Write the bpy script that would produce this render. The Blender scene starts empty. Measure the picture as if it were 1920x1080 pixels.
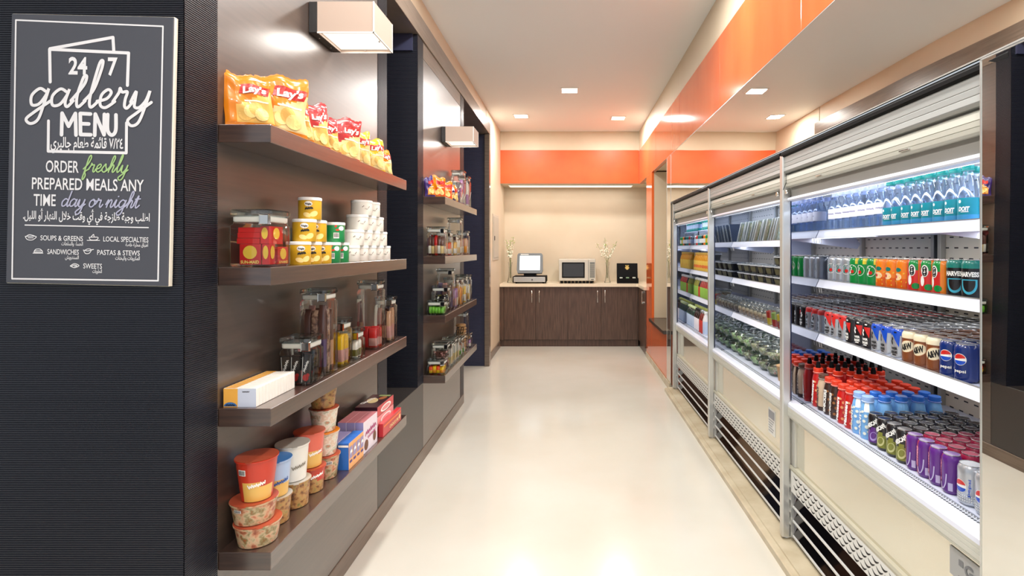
import bpy, bmesh, math, random, unicodedata
from mathutils import Vector, Matrix
R = math.radians
SC = bpy.context.scene
COL = SC.collection
random.seed(7)

# ------------------------------------------------------------------ camera, world, exposure
EYE = 1.45
cam = bpy.data.cameras.new('camera'); cam.sensor_width = 36.0; cam.sensor_fit = 'HORIZONTAL'
cam.lens = 36.0 * 1000.0 / 1920.0
cam.shift_x = (960 - 1070) / 1920.0
cam.shift_y = -(540 - 466) / 1920.0
cam.clip_start = 0.02; cam.clip_end = 60
camo = bpy.data.objects.new('camera', cam); COL.objects.link(camo)
camo.location = (0, 0, EYE); camo.rotation_euler = (R(90), 0, 0)
SC.camera = camo
SC.cycles.transparent_max_bounces = 24
world = bpy.data.worlds.new('world'); SC.world = world; world.use_nodes = True
world.node_tree.nodes['Background'].inputs[0].default_value = (0.86, 0.92, 1.0, 1)
world.node_tree.nodes['Background'].inputs[1].default_value = 0.62
SC.view_settings.view_transform = 'Standard'; SC.view_settings.look = 'None'
SC.view_settings.gamma = 1.0; SC.view_settings.use_curve_mapping = False
SC.view_settings.exposure = 0.10
CEIL_W = 22.0      # watts of each ceiling downlight
SCONCE_W = 1.0
CANOPY_W = 2.0    # light strip over the goods of each cooler
TOP_FILL_W = 8.0       # added light in the roof of each cooler, to brighten its back
RAIL_W = 0.22       # light strip under each cooler shelf

# ------------------------------------------------------------------ materials
def lin(c):
    c = c / 255.0
    return c / 12.92 if c <= 0.04045 else ((c + 0.055) / 1.055) ** 2.4
def rgb(r, g, b): return (lin(r), lin(g), lin(b), 1.0)
MATS = {}
def mat(name, col, rough=0.5, metal=0.0, coat=0.0, emit=0.0, ecol=None, spec=0.5, trans=0.0, alpha=1.0):
    if name in MATS: return MATS[name]
    m = bpy.data.materials.new(name); m.use_nodes = True
    b = m.node_tree.nodes['Principled BSDF']
    b.inputs['Base Color'].default_value = rgb(*col)
    b.inputs['Roughness'].default_value = rough
    b.inputs['Metallic'].default_value = metal
    b.inputs['Specular IOR Level'].default_value = spec
    b.inputs['Coat Weight'].default_value = coat
    b.inputs['Coat Roughness'].default_value = 0.06
    if trans: b.inputs['Transmission Weight'].default_value = trans
    if emit:
        b.inputs['Emission Color'].default_value = rgb(*(ecol or col)); b.inputs['Emission Strength'].default_value = emit
    MATS[name] = m
    return m
def nodes_of(m): return m.node_tree.nodes, m.node_tree.links, m.node_tree.nodes['Principled BSDF']
def noise_mix(m, c1, c2, scale=(1, 1, 1), nscale=4.0, detail=4.0, lo=0.35, hi=0.65, bump=0.0, rough=None):
    """two colours mixed by a noise stretched along the object's own axes"""
    n, l, b = nodes_of(m)
    tc = n.new('ShaderNodeTexCoord'); mp = n.new('ShaderNodeMapping'); mp.inputs['Scale'].default_value = scale
    nz = n.new('ShaderNodeTexNoise'); nz.inputs['Scale'].default_value = nscale; nz.inputs['Detail'].default_value = detail
    cr = n.new('ShaderNodeValToRGB'); cr.color_ramp.elements[0].position = lo; cr.color_ramp.elements[1].position = hi
    cr.color_ramp.elements[0].color = rgb(*c1); cr.color_ramp.elements[1].color = rgb(*c2)
    l.new(tc.outputs['Object'], mp.inputs[0]); l.new(mp.outputs[0], nz.inputs['Vector']); l.new(nz.outputs[0], cr.inputs[0])
    l.new(cr.outputs[0], b.inputs['Base Color'])
    if bump:
        bp = n.new('ShaderNodeBump'); bp.inputs['Strength'].default_value = bump; bp.inputs['Distance'].default_value = 0.002
        l.new(nz.outputs[0], bp.inputs['Height']); l.new(bp.outputs[0], b.inputs['Normal'])
    return m
def print_mat(name, cols, nscale=60.0, rough=0.35, scale=(1, 1, 1)):
    """a busy printed picture: several colours in patches"""
    if name in MATS: return MATS[name]
    m = mat(name, cols[0], rough, coat=0.3)
    n, l, b = nodes_of(m)
    tc = n.new('ShaderNodeTexCoord'); mp = n.new('ShaderNodeMapping'); mp.inputs['Scale'].default_value = scale
    nz = n.new('ShaderNodeTexNoise'); nz.inputs['Scale'].default_value = nscale; nz.inputs['Detail'].default_value = 3
    cr = n.new('ShaderNodeValToRGB'); cr.color_ramp.interpolation = 'B_SPLINE'
    k = len(cols)
    while len(cr.color_ramp.elements) < k: cr.color_ramp.elements.new(0.5)
    for i, c in enumerate(cols):
        cr.color_ramp.elements[i].position = 0.30 + 0.42 * i / (k - 1); cr.color_ramp.elements[i].color = rgb(*c)
    l.new(tc.outputs['Object'], mp.inputs[0]); l.new(mp.outputs[0], nz.inputs['Vector']); l.new(nz.outputs[0], cr.inputs[0])
    l.new(cr.outputs[0], b.inputs['Base Color'])
    return m
def glass_mat(name, tint=(255, 255, 255), base=0.04, grazing=0.75, rough=0.03):
    """thin clear pane: see-through with a fresnel sheen"""
    m = bpy.data.materials.new(name); m.use_nodes = True
    n, l = m.node_tree.nodes, m.node_tree.links; n.clear()
    out = n.new('ShaderNodeOutputMaterial'); mx = n.new('ShaderNodeMixShader'); tr = n.new('ShaderNodeBsdfTransparent')
    gl = n.new('ShaderNodeBsdfGlossy'); lw = n.new('ShaderNodeLayerWeight'); mr = n.new('ShaderNodeMapRange')
    tr.inputs[0].default_value = rgb(*tint); gl.inputs['Roughness'].default_value = rough
    lw.inputs['Blend'].default_value = 0.35
    mr.inputs['To Min'].default_value = base; mr.inputs['To Max'].default_value = grazing
    l.new(lw.outputs['Fresnel'], mr.inputs['Value']); l.new(mr.outputs[0], mx.inputs[0])
    l.new(tr.outputs[0], mx.inputs[1]); l.new(gl.outputs[0], mx.inputs[2]); l.new(mx.outputs[0], out.inputs[0])
    MATS[name] = m
    return m

M_CEIL = mat('ceiling_paint', (236, 239, 238), 0.6)
M_CREAM = noise_mix(mat('cream_wall_paint', (216, 202, 178), 0.55), (218, 204, 180), (208, 192, 166), nscale=1.3, lo=0.3, hi=0.7)
M_FLOOR = noise_mix(mat('polished_cream_floor', (210, 207, 196), 0.16, spec=0.5), (211, 208, 197), (200, 193, 178), nscale=0.9, detail=5, lo=0.35, hi=0.72)
M_ORANGE = noise_mix(mat('orange_gloss_panel', (234, 112, 52), 0.10, coat=0.5), (232, 112, 54), (222, 98, 42), scale=(1, 1, 0.4), nscale=5, lo=0.3, hi=0.7)
M_ORANGE2 = noise_mix(mat('orange_satin_panel', (226, 94, 36), 0.42), (228, 96, 38), (220, 86, 30), nscale=4, lo=0.3, hi=0.7)
M_MIRROR = mat('mirror_glass', (236, 236, 232), 0.006, metal=1.0)
def _wavy_mirror():
    n, l, b = nodes_of(M_MIRROR)
    tc = n.new('ShaderNodeTexCoord'); nz = n.new('ShaderNodeTexNoise'); nz.inputs['Scale'].default_value = 1.1; nz.inputs['Detail'].default_value = 0.5
    bp = n.new('ShaderNodeBump'); bp.inputs['Strength'].default_value = 0.25; bp.inputs['Distance'].default_value = 0.02
    l.new(tc.outputs['Object'], nz.inputs['Vector']); l.new(nz.outputs[0], bp.inputs['Height']); l.new(bp.outputs[0], b.inputs['Normal'])
_wavy_mirror()
M_RIB = mat('ribbed_navy_laminate', (26, 28, 38), 0.38, spec=0.6)
M_NAVY = mat('smooth_navy_laminate', (50, 52, 74), 0.35)
M_PLINTH = mat('charcoal_laminate', (52, 48, 46), 0.3)
M_PANEL = noise_mix(mat('dark_wood_gloss_panel', (70, 58, 51), 0.36, coat=1.0), (74, 61, 53), (54, 44, 39), scale=(1, 0.7, 14), nscale=5, detail=6, lo=0.3, hi=0.75)
def lacquer(m, ior, rough):
    b = m.node_tree.nodes['Principled BSDF']; b.inputs['Coat IOR'].default_value = ior; b.inputs['Coat Roughness'].default_value = rough
lacquer(M_PANEL, 1.62, 0.30)
M_BEAM = noise_mix(mat('brown_beam_laminate', (112, 98, 86), 0.3, coat=0.6), (118, 104, 92), (100, 86, 74), scale=(1, 0.7, 14), nscale=5)
M_SHELF = noise_mix(mat('dark_wood_shelf', (78, 60, 52), 0.3, coat=1.0), (76, 56, 47), (56, 42, 37), scale=(1, 0.6, 12), nscale=7, detail=6); lacquer(M_SHELF, 1.8, 0.2)
M_SKIRT = noise_mix(mat('brown_skirting', (112, 96, 82), 0.28), (116, 100, 86), (98, 82, 70), scale=(1, 0.6, 10), nscale=6)
M_CAB = noise_mix(mat('dark_wood_cabinet', (92, 70, 58), 0.32), (98, 75, 62), (72, 54, 46), scale=(9, 9, 0.7), nscale=6, detail=6)
M_COUNTER = mat('cream_worktop', (236, 222, 196), 0.2)
M_STONE = noise_mix(mat('beige_stone_kerb', (196, 184, 158), 0.25), (202, 190, 164), (184, 170, 142), nscale=6)
M_SILL = mat('dark_sill', (60, 50, 44), 0.25)
M_WHITE = mat('white_enamel', (236, 236, 232), 0.3)
M_WARMWHITE = mat('warm_white_enamel', (216, 212, 202), 0.32)
M_ALU = mat('brushed_aluminium', (206, 206, 202), 0.28, metal=0.65)
M_GREYM = mat('grey_metal', (160, 158, 150), 0.35, metal=0.3)
M_DARKM = mat('dark_metal', (46, 44, 44), 0.35, metal=0.4)
M_BLACK = mat('black_plastic', (8, 8, 9), 0.6, spec=0.15)
M_CHROME = mat('chrome', (225, 225, 222), 0.08, metal=1.0)
M_LIP = mat('cooler_lip_white', (222, 226, 240), 0.25)
M_RAIL = mat('price_rail_white', (226, 230, 244), 0.3)
M_BACKP = mat('cooler_back_panel', (206, 198, 180), 0.4)
M_SLOT = mat('slot_black', (14, 14, 16), 0.6)
M_INNER = mat('cooler_inside', (198, 204, 222), 0.35)
M_GLOSSW = mat('polished_steel_front', (232, 228, 214), 0.07, metal=0.85)
M_MIRKICK = mat('polished_kick_band', (128, 122, 118), 0.04, metal=1.0)
M_NAVYBAR = mat('navy_glass_edge', (24, 34, 66), 0.2)
M_SHADE = mat('lampshade_fabric', (184, 164, 149), 0.7, emit=0.03, ecol=(255, 226, 205))
M_DIFF = mat('lamp_diffuser', (255, 250, 240), 0.5, emit=0.75, ecol=(255, 248, 238))
M_DOWN = mat('downlight_diffuser', (255, 250, 238), 0.5, emit=6.0, ecol=(255, 244, 226))
M_LID = mat('can_lid_aluminium', (190, 190, 188), 0.25, metal=0.8)
M_PLASTIC_W = mat('white_plastic', (240, 240, 236), 0.35)
M_PAPER_W = mat('white_print', (244, 243, 238), 0.5)
M_INK = mat('black_print', (20, 18, 18), 0.5)
M_GLASS = glass_mat('clear_jar_glass', (252, 254, 253), 0.03, 0.7)
M_GLASSLID = glass_mat('clear_lid_glass', (236, 242, 242), 0.12, 0.85, 0.05)
M_SEAL = mat('pale_jar_seal', (206, 208, 200), 0.35)
M_PET = glass_mat('clear_bottle_plastic', (226, 238, 244), 0.10, 0.85, 0.08)
M_PETGREEN = glass_mat('green_bottle_plastic', (150, 205, 185), 0.10, 0.8, 0.08)

# ------------------------------------------------------------------ object helpers
def obj(name, bm, mats, parent=None, loc=None, rotz=None, smooth=False):
    me = bpy.data.meshes.new(name)
    bm.normal_update(); bm.to_mesh(me); bm.free()
    for m in (mats if isinstance(mats, (list, tuple)) else [mats]): me.materials.append(m)
    if smooth:
        for p in me.polygons: p.use_smooth = True
        try: me.set_sharp_from_angle(angle=R(38))
        except Exception: pass
    o = bpy.data.objects.new(name, me); COL.objects.link(o)
    if parent: o.parent = parent
    if loc: o.location = loc
    if rotz is not None: o.rotation_euler = (0, 0, rotz)
    return o
def thing(name, label, cat, loc=(0, 0, 0), rotz=0.0, group=None):
    o = bpy.data.objects.new(name, None); COL.objects.link(o); o.empty_display_size = 0.05
    o.location = loc; o.rotation_euler = (0, 0, rotz)
    return tag(o, label, cat, group)
def tag(o, label, cat, group=None):
    o['label'] = label; o['category'] = cat
    if group: o['group'] = group
    return o
def struct(name, bm, mats, smooth=False):
    o = obj(name, bm, mats, smooth=smooth); o['kind'] = 'structure'
    return o
def dup(root, loc, rotz, label, group=None):
    r = root.copy(); COL.objects.link(r); r.location = loc; r.rotation_euler = (0, 0, rotz); r['label'] = label
    if group: r['group'] = group
    for ch in list(root.children):
        c = ch.copy(); COL.objects.link(c); c.parent = r
        for g in list(ch.children):
            d = g.copy(); COL.objects.link(d); d.parent = c
    return r
def NB(): return bmesh.new()
def box(bm, x0, x1, y0, y1, z0, z1, bev=0.0, mi=0, seg=1):
    t = bmesh.new()
    bmesh.ops.create_cube(t, size=1.0)
    for v in t.verts:
        v.co = Vector((x0 + (v.co.x + .5) * (x1 - x0), y0 + (v.co.y + .5) * (y1 - y0), z0 + (v.co.z + .5) * (z1 - z0)))
    if bev > 0: bmesh.ops.bevel(t, geom=list(t.edges), offset=bev, segments=seg, affect='EDGES', profile=0.5)
    join(bm, t, mi); return bm
def join(bm, t, mi=None, mtx=None):
    mp = {}
    for v in t.verts: mp[v] = bm.verts.new(mtx @ v.co if mtx else v.co)
    for f in t.faces:
        try:
            nf = bm.faces.new([mp[v] for v in f.verts]); nf.material_index = f.material_index if mi is None else mi; nf.smooth = f.smooth
        except ValueError: pass
    t.free()
def lathe(bm, prof, seg=24, mi=0, c=(0, 0, 0), caps=True, fn=None):
    """prof: (r, z) or (r, z, material) bottom to top; the material of a ring belongs to the band above it"""
    rings = []
    for p in prof:
        rings.append([bm.verts.new((c[0] + p[0] * math.sin(2 * math.pi * k / seg), c[1] - p[0] * math.cos(2 * math.pi * k / seg), c[2] + p[1])) for k in range(seg)])
    for i in range(len(rings) - 1):
        for k in range(seg):
            f = bm.faces.new((rings[i][k], rings[i][(k + 1) % seg], rings[i + 1][(k + 1) % seg], rings[i + 1][k]))
            m = prof[i][2] if len(prof[i]) > 2 else mi
            if fn:
                q = fn((k + .5) / seg * 360.0, (prof[i][1] + prof[i + 1][1]) / 2)
                if q is not None: m = q
            f.material_index = m; f.smooth = True
    if caps:
        f = bm.faces.new(list(reversed(rings[0]))); f.material_index = prof[0][2] if len(prof[0]) > 2 else mi
        f = bm.faces.new(rings[-1]); f.material_index = prof[-1][2] if len(prof[-1]) > 2 else mi
    return bm
def tube(bm, pts, r, seg=8, mi=0, taper=None):
    pts = [Vector(p) for p in pts]; rings = []
    for i, p in enumerate(pts):
        t = (pts[min(i + 1, len(pts) - 1)] - pts[max(i - 1, 0)]).normalized()
        a = t.cross(Vector((0, 0, 1)))
        if a.length < 1e-3: a = t.cross(Vector((1, 0, 0)))
        a.normalize(); b = t.cross(a)
        rr = r if taper is None else r + (taper - r) * i / (len(pts) - 1)
        rings.append([bm.verts.new(p + a * rr * math.cos(2 * math.pi * k / seg) + b * rr * math.sin(2 * math.pi * k / seg)) for k in range(seg)])
    for i in range(len(rings) - 1):
        for k in range(seg):
            f = bm.faces.new((rings[i][k], rings[i][(k + 1) % seg], rings[i + 1][(k + 1) % seg], rings[i + 1][k])); f.material_index = mi; f.smooth = True
    for q in (list(reversed(rings[0])), rings[-1]):
        f = bm.faces.new(q); f.material_index = mi
    return bm
def quad(bm, pts, mi=0):
    f = bm.faces.new([bm.verts.new(p) for p in pts]); f.material_index = mi; return f
def prism(bm, pts, a0, a1, axis='y', mi=0):
    """a closed section extruded; axis y: (x, z) section, axis x: (y, z), axis z: (x, y)"""
    def P(p, a): return (p[0], a, p[1]) if axis == 'y' else ((a, p[0], p[1]) if axis == 'x' else (p[0], p[1], a))
    A = [bm.verts.new(P(p, a0)) for p in pts]; B = [bm.verts.new(P(p, a1)) for p in pts]
    n = len(pts); fs = [bm.faces.new(list(reversed(A))), bm.faces.new(B)]
    for k in range(n): fs.append(bm.faces.new((A[k], A[(k + 1) % n], B[(k + 1) % n], B[k])))
    for f in fs: f.material_index = mi
    bmesh.ops.recalc_face_normals(bm, faces=fs)
    return bm

# ------------------------------------------------------------------ flat print on a surface: surf(u, v, off) -> point
def s_plane(o, U, V):
    o, U, V = Vector(o), Vector(U).normalized(), Vector(V).normalized(); N = U.cross(V)
    return lambda u, v, q=0.0: o + U * u + V * v + N * q
def s_cyl(rf, a0=0.0):
    rr = rf if callable(rf) else (lambda v: rf)
    def s(u, v, q=0.0):
        r = rr(v); a = R(a0) + u / r
        return Vector(((r + q) * math.sin(a), -(r + q) * math.cos(a), v))
    return s
OFF = 0.0006
def d_ellipse(bm, s, cu, cv, ru, rv, mi=0, off=OFF, rot=0.0, seg=20, rings=2, a0=0, a1=360):
    cr, sr = math.cos(R(rot)), math.sin(R(rot)); full = a1 - a0 >= 360
    def P(t, f):
        x, y = ru * f * math.cos(t), rv * f * math.sin(t)
        return s(cu + x * cr - y * sr, cv + x * sr + y * cr, off)
    c = bm.verts.new(s(cu, cv, off)); prev = None
    n = seg if full else seg + 1
    for j in range(1, rings + 1):
        ring = [bm.verts.new(P(R(a0 + (a1 - a0) * k / seg), j / rings)) for k in range(n)]
        for k in range(n if full else n - 1):
            k2 = (k + 1) % n
            f = bm.faces.new((c, ring[k], ring[k2])) if prev is None else bm.faces.new((prev[k], ring[k], ring[k2], prev[k2]))
            f.material_index = mi
        prev = ring
def d_rect(bm, s, u0, u1, v0, v1, mi=0, off=OFF, nu=6, nv=1, skew=0.0):
    g = [[bm.verts.new(s(u0 + (u1 - u0) * i / nu + skew * j / nv, v0 + (v1 - v0) * j / nv, off)) for i in range(nu + 1)] for j in range(nv + 1)]
    for j in range(nv):
        for i in range(nu):
            f = bm.faces.new((g[j][i], g[j][i + 1], g[j + 1][i + 1], g[j + 1][i])); f.material_index = mi
TXT = {}
def text_polys(body, bold=0.0):
    key = (body, bold)
    if key not in TXT:
        c = bpy.data.curves.new('text', 'FONT'); c.body = body; c.size = 1.0; c.align_x = 'CENTER'; c.offset = bold; c.resolution_u = 3
        o = bpy.data.objects.new('text', c); COL.objects.link(o)
        bpy.context.view_layer.update()
        me = bpy.data.meshes.new_from_object(o.evaluated_get(bpy.context.evaluated_depsgraph_get()))
        TXT[key] = ([tuple(v.co) for v in me.vertices], [tuple(p.vertices) for p in me.polygons])
        bpy.data.objects.remove(o); bpy.data.curves.remove(c); bpy.data.meshes.remove(me)
    return TXT[key]
def d_text(bm, s, body, cu, cv, h, mi=0, off=OFF * 2, rot=0.0, xs=1.0, bold=0.015, shear=0.0, width=None):
    """letters of cap height h centred on (cu, cv)"""
    if body.startswith('~'):                                          # lettering too blurred to read: a script-like line
        w_ = width or len(body) * h * .7; cr, sr = math.cos(R(rot)), math.sin(R(rot)); n = max(5, len(body) * 2)
        pl = [(-w_ / 2 + w_ * i / n, h * ((.45, -.35, .3, -.45, .5, -.3, .25, -.4)[(i * 3 + len(body)) % 8])) for i in range(n + 1)]
        d_ribbon(bm, s, smooth_line([(cu + x * cr - y * sr, cv + x * sr + y * cr) for x, y in pl], 3), h * .24, mi, off); return
    vs, ps = text_polys(body, bold)
    if not vs: return
    x0, x1 = min(v[0] for v in vs), max(v[0] for v in vs)
    k = h / 0.72
    if width: xs = width / ((x1 - x0) * k)
    cr, sr = math.cos(R(rot)), math.sin(R(rot)); mx = (x0 + x1) / 2
    out = []
    for v in vs:
        y = v[1] * k - h / 2; x = (v[0] - mx) * k * xs + shear * y
        out.append((cu + x * cr - y * sr, cv + x * sr + y * cr))
    for n_, p in enumerate(ps):
        f = bm.faces.new([bm.verts.new(s(out[i][0], out[i][1], off + 2e-6 * (n_ % 40))) for i in p]); f.material_index = mi
LAYER = [0]
def d_ribbon(bm, s, pts, w, mi=0, off=OFF * 2):
    """a brush stroke of width w along pts, with round ends"""
    LAYER[0] = (LAYER[0] + 1) % 60; off += 4e-6 * LAYER[0]
    P = [Vector((p[0], p[1])) for p in pts]; L = []; Rr = []
    for i, p in enumerate(P):
        t = P[min(i + 1, len(P) - 1)] - P[max(i - 1, 0)]
        t = t.normalized() if t.length > 1e-9 else Vector((1, 0)); nrm = Vector((-t.y, t.x)) * w / 2; oo = off + 5e-6 * i
        oo = off + 2e-6 * i; L.append(bm.verts.new(s(p.x + nrm.x, p.y + nrm.y, oo))); Rr.append(bm.verts.new(s(p.x - nrm.x, p.y - nrm.y, oo)))
    for i in range(len(P) - 1):
        f = bm.faces.new((Rr[i], Rr[i + 1], L[i + 1], L[i])); f.material_index = mi
    for p in (P[0], P[-1]): d_ellipse(bm, s, p.x, p.y, w / 2, w / 2, mi, off + 2e-6 * (len(P) + 3 + (p is P[0])), seg=10, rings=1)
def smooth_line(pts, n=6):
    P = [Vector((p[0], p[1])) for p in pts]; out = []
    for i in range(len(P) - 1):
        a, b, c, d = P[max(i - 1, 0)], P[i], P[i + 1], P[min(i + 2, len(P) - 1)]
        for k in range(n):
            t = k / n
            out.append(0.5 * ((2 * b) + (c - a) * t + (2 * a - 5 * b + 4 * c - d) * t * t + (3 * b - a - 3 * c + d) * t ** 3))
    out.append(P[-1]); return [(q.x, q.y) for q in out]
ORD = 'first second third fourth fifth sixth seventh eighth ninth tenth eleventh twelfth thirteenth fourteenth fifteenth sixteenth seventeenth eighteenth nineteenth twentieth twenty-first twenty-second twenty-third twenty-fourth twenty-fifth twenty-sixth'.split()
# ------------------------------------------------------------------ the room
XB = -1.008      # plane of the panelled wall
XM = 1.02        # plane of the mirrors and orange panels
CEIL = 3.2
bm = NB(); box(bm, -3.6, 2.4, -3.5, 8.7, -0.06, 0.0); struct('floor', bm, M_FLOOR)
bm = NB(); box(bm, -3.6, 2.4, -3.5, 8.7, CEIL, CEIL + 0.06); struct('ceiling', bm, M_CEIL)

def ribbed(bm, p0, p1, z0, z1, pitch=0.0058, depth=0.0022):
    """horizontal ribs on a vertical face from p0 to p1 (seen with p0 on the left)"""
    d = Vector((p1[0] - p0[0], p1[1] - p0[1], 0)).normalized(); nrm = Vector((d.y, -d.x, 0))
    n = int((z1 - z0) / pitch); pr = []
    for i in range(n):
        z = z0 + i * pitch
        pr += [(0.0, z), (depth, z + pitch * .22), (depth, z + pitch * .62), (0.0, z + pitch * .84)]
    pr.append((0.0, z1))
    A = [bm.verts.new(Vector((p0[0], p0[1], z)) + nrm * q) for q, z in pr]
    B = [bm.verts.new(Vector((p1[0], p1[1], z)) + nrm * q) for q, z in pr]
    for i in range(len(pr) - 1): bm.faces.new((A[i], B[i], B[i + 1], A[i + 1]))
bm = NB(); box(bm, -3.6, XB - .003, 1.395, 1.517, 0, CEIL); ribbed(bm, (-3.6, 1.39), (XB, 1.39), 0, CEIL); ribbed(bm, (XB, 1.39), (XB, 1.52), 0, CEIL)
struct('wall_front', bm, M_RIB)
def rib_pillar(name, y0, y1, z0):
    bm = NB(); box(bm, -1.5, XB - .003, y0 + .003, y1 - .003, z0, 2.86)
    ribbed(bm, (XB, y0), (XB, y1), z0, 2.86); ribbed(bm, (-1.5, y0), (XB, y0), z0, 2.86, pitch=.008)
    struct(name, bm, M_RIB)
rib_pillar('pillar_1', 2.785, 2.92, 0.535)
rib_pillar('pillar_2', 3.51, 3.64, 0.535)
rib_pillar('pillar_3', 4.87, 5.02, 0.09)
bm = NB(); box(bm, -1.7, -1.5, 1.52, 5.02, 0, CEIL); struct('wall_behind_panels', bm, M_NAVY)  # back of the recess, filled in unseen behind the panels to block light
bm = NB(); box(bm, -1.5, XB, 1.522, 2.783, 0.09, 2.746, .001); struct('wall_panel_1', bm, M_PANEL)
bm = NB(); box(bm, -1.5, XB, 3.642, 4.868, 0.09, 2.746, .001); struct('wall_panel_2', bm, M_PANEL)
bm = NB(); box(bm, -1.5, XB, 1.522, 2.783, 2.748, 2.86); box(bm, -1.5, XB, 3.642, 4.868, 2.748, 2.86); struct('trim_1', bm, M_BEAM)
bm = NB(); box(bm, -1.5, XB, 2.786, 3.639, 0.09, 0.535, .002); struct('trim_2', bm, M_PLINTH)            # low box closing the recess
bm = NB(); box(bm, -1.49, XB - .03, 3.495, 3.51, 2.75, 2.86); struct('trim_3', bm, M_NAVY)
bm = NB(); box(bm, -1.5, -1.004, 1.522, 5.02, 0.0, 0.088, .002); struct('baseboard_left', bm, M_SKIRT)
bm = NB(); box(bm, -1.5, -0.998, 1.522, 6.64, 2.862, 3.0, .002); struct('beam', bm, M_BEAM)
bm = NB(); box(bm, -1.5, -1.05, 1.522, 6.6, 3.0, CEIL); struct('wall_left_upper', bm, M_CREAM)
# the opening behind the panels
bm = NB(); box(bm, -2.4, -1.03, 6.585, 6.62, 0, 2.86); ribbed(bm, (-2.4, 6.583), (-1.03, 6.583), 0, 2.86, pitch=.012); struct('wall_passage', bm, M_NAVY)
bm = NB(); box(bm, -2.5, -2.4, 5.02, 6.6, 0, 2.86); struct('wall_passage_end', bm, M_CREAM)
bm = NB(); box(bm, -1.06, -1.0, 6.56, 6.66, 0, 2.862, .003); struct('trim_4', bm, M_BEAM)
bm = NB(); box(bm, -1.2, -1.05, 6.62, 8.6, 0, CEIL); struct('wall_left', bm, M_CREAM)
bm = NB(); box(bm, -1.05, -1.035, 6.67, 7.86, 0, 0.09, .002); struct('baseboard_left_far', bm, M_SKIRT)
# back wall with its soffit
bm = NB(); box(bm, -1.2, 2.0, 8.47, 8.6, 0, CEIL); struct('wall_back', bm, M_CREAM)
bm = NB(); box(bm, -1.05, 1.6, 7.975, 8.47, 2.42, CEIL); struct('wall_back_soffit', bm, M_CREAM)
bm = NB(); box(bm, -1.05, XM - .002, 7.968, 7.975, 2.424, 2.92, .001); struct('trim_5', bm, M_ORANGE2)
# orange band along the coolers, with joints
bm = NB()
for a, b in ((-3.0, -0.2), (-0.2, 1.07), (1.07, 2.36), (2.36, 3.65), (3.65, 5.0), (5.0, 6.4), (6.4, 7.968)): box(bm, XM, XM + .05, a + .0015, b - .0015, 2.412, 2.905, .0015)
struct('trim_6', bm, M_ORANGE)
bm = NB(); box(bm, XM + .004, XM + .2, -3.0, 7.975, 2.905, CEIL); struct('wall_right_upper', bm, M_CREAM)
bm = NB(); box(bm, XM + .05, 1.9, -3.0, 8.47, 2.43, 2.5); struct('wall_right_soffit', bm, M_CREAM)
# orange pilaster with the pass-through opening
bm = NB(); box(bm, XM, 1.4, 6.71, 7.18, 0, 2.412, .002); box(bm, XM, 1.4, 5.66, 6.71, 0, 0.535, .002)
struct('wall_right_orange', bm, M_ORANGE)
bm = NB(); box(bm, XM + .03, 1.4, 6.703, 6.709, 0.58, 2.412); box(bm, 1.36, 1.4, 5.70, 6.70, 0.58, 2.412); box(bm, XM + .03, 1.36, 5.62, 5.70, 0.58, 2.412)
struct('wall_opening_lining', bm, M_CREAM)
bm = NB(); box(bm, 0.98, 1.36, 5.66, 6.70, 0.538, 0.578, .003); struct('sill', bm, M_SILL)
bm = NB(); box(bm, 1.65, 1.75, 7.18, 8.47, 0, 2.43); struct('wall_right', bm, M_CREAM)
bm = NB(); box(bm, XM - .012, XM - .001, 5.46, 7.17, 0, 0.07, .002); struct('baseboard_right', bm, M_STONE)
# stone kerb below the coolers
bm = NB(); prism(bm, [(0.955, 0), (0.955, 0.03), (0.962, 0.035), (0.985, 0.037), (0.988, 0.043), (1.04, 0.045), (1.2, 0.045), (1.2, 0)], 1.335, 5.42); struct('trim_7', bm, M_STONE)
# mirrors
def mirror(x0, y0, y1, z0, z1, label):
    bm = NB(); box(bm, x0, x0 + .006, y0, y1, z0, z1); o = obj('wall_mirror', bm, M_MIRROR)
    t = tag(o, label, 'mirror')
    e = NB()
    for (a, b, c, d) in ((y0, y0 + .004, z0, z1), (y1 - .004, y1, z0, z1), (y0, y1, z0, z0 + .004), (y0, y1, z1 - .004, z1)): box(e, x0 - .0015, x0 + .0005, a, b, c, d)
    obj('edge_strip', e, M_ALU, o)
    return o
m_ = mirror(0, -3.5, 0.0, 0.0, 1.921, 'tall mirror panel reaching the floor beside the nearest cooler'); m_.location = (XM, 1.328, 0); m_.rotation_euler = (0, 0, R(1.2))
mirror(XM, -2.2, 5.43, 1.922, 2.41, 'long horizontal mirror strip between the coolers and the orange band')
mirror(XM, 5.435, 5.655, 0.0, 2.41, 'narrow upright mirror between the farthest cooler and the opening with dark sill')
# distribution panel on the far wall
t = thing('electrical_panel', 'pale flush electrical panel door on the cream wall beside the worktop', 'electrical panel', (-1.05, 7.42, 0))
bm = NB(); box(bm, 0.0, .012, -.27, .27, 1.29, 1.92, .003); obj('frame', bm, mat('panel_frame_grey', (196, 188, 172), .4), t)
bm = NB(); box(bm, .012, .018, -.235, .235, 1.325, 1.885, .003); dd = obj('door', bm, mat('panel_door_grey', (186, 180, 166), .4), t)
bm = NB(); box(bm, .018, .026, -.2, -.185, 1.56, 1.62, .002); obj('latch', bm, M_DARKM, dd)

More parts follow.
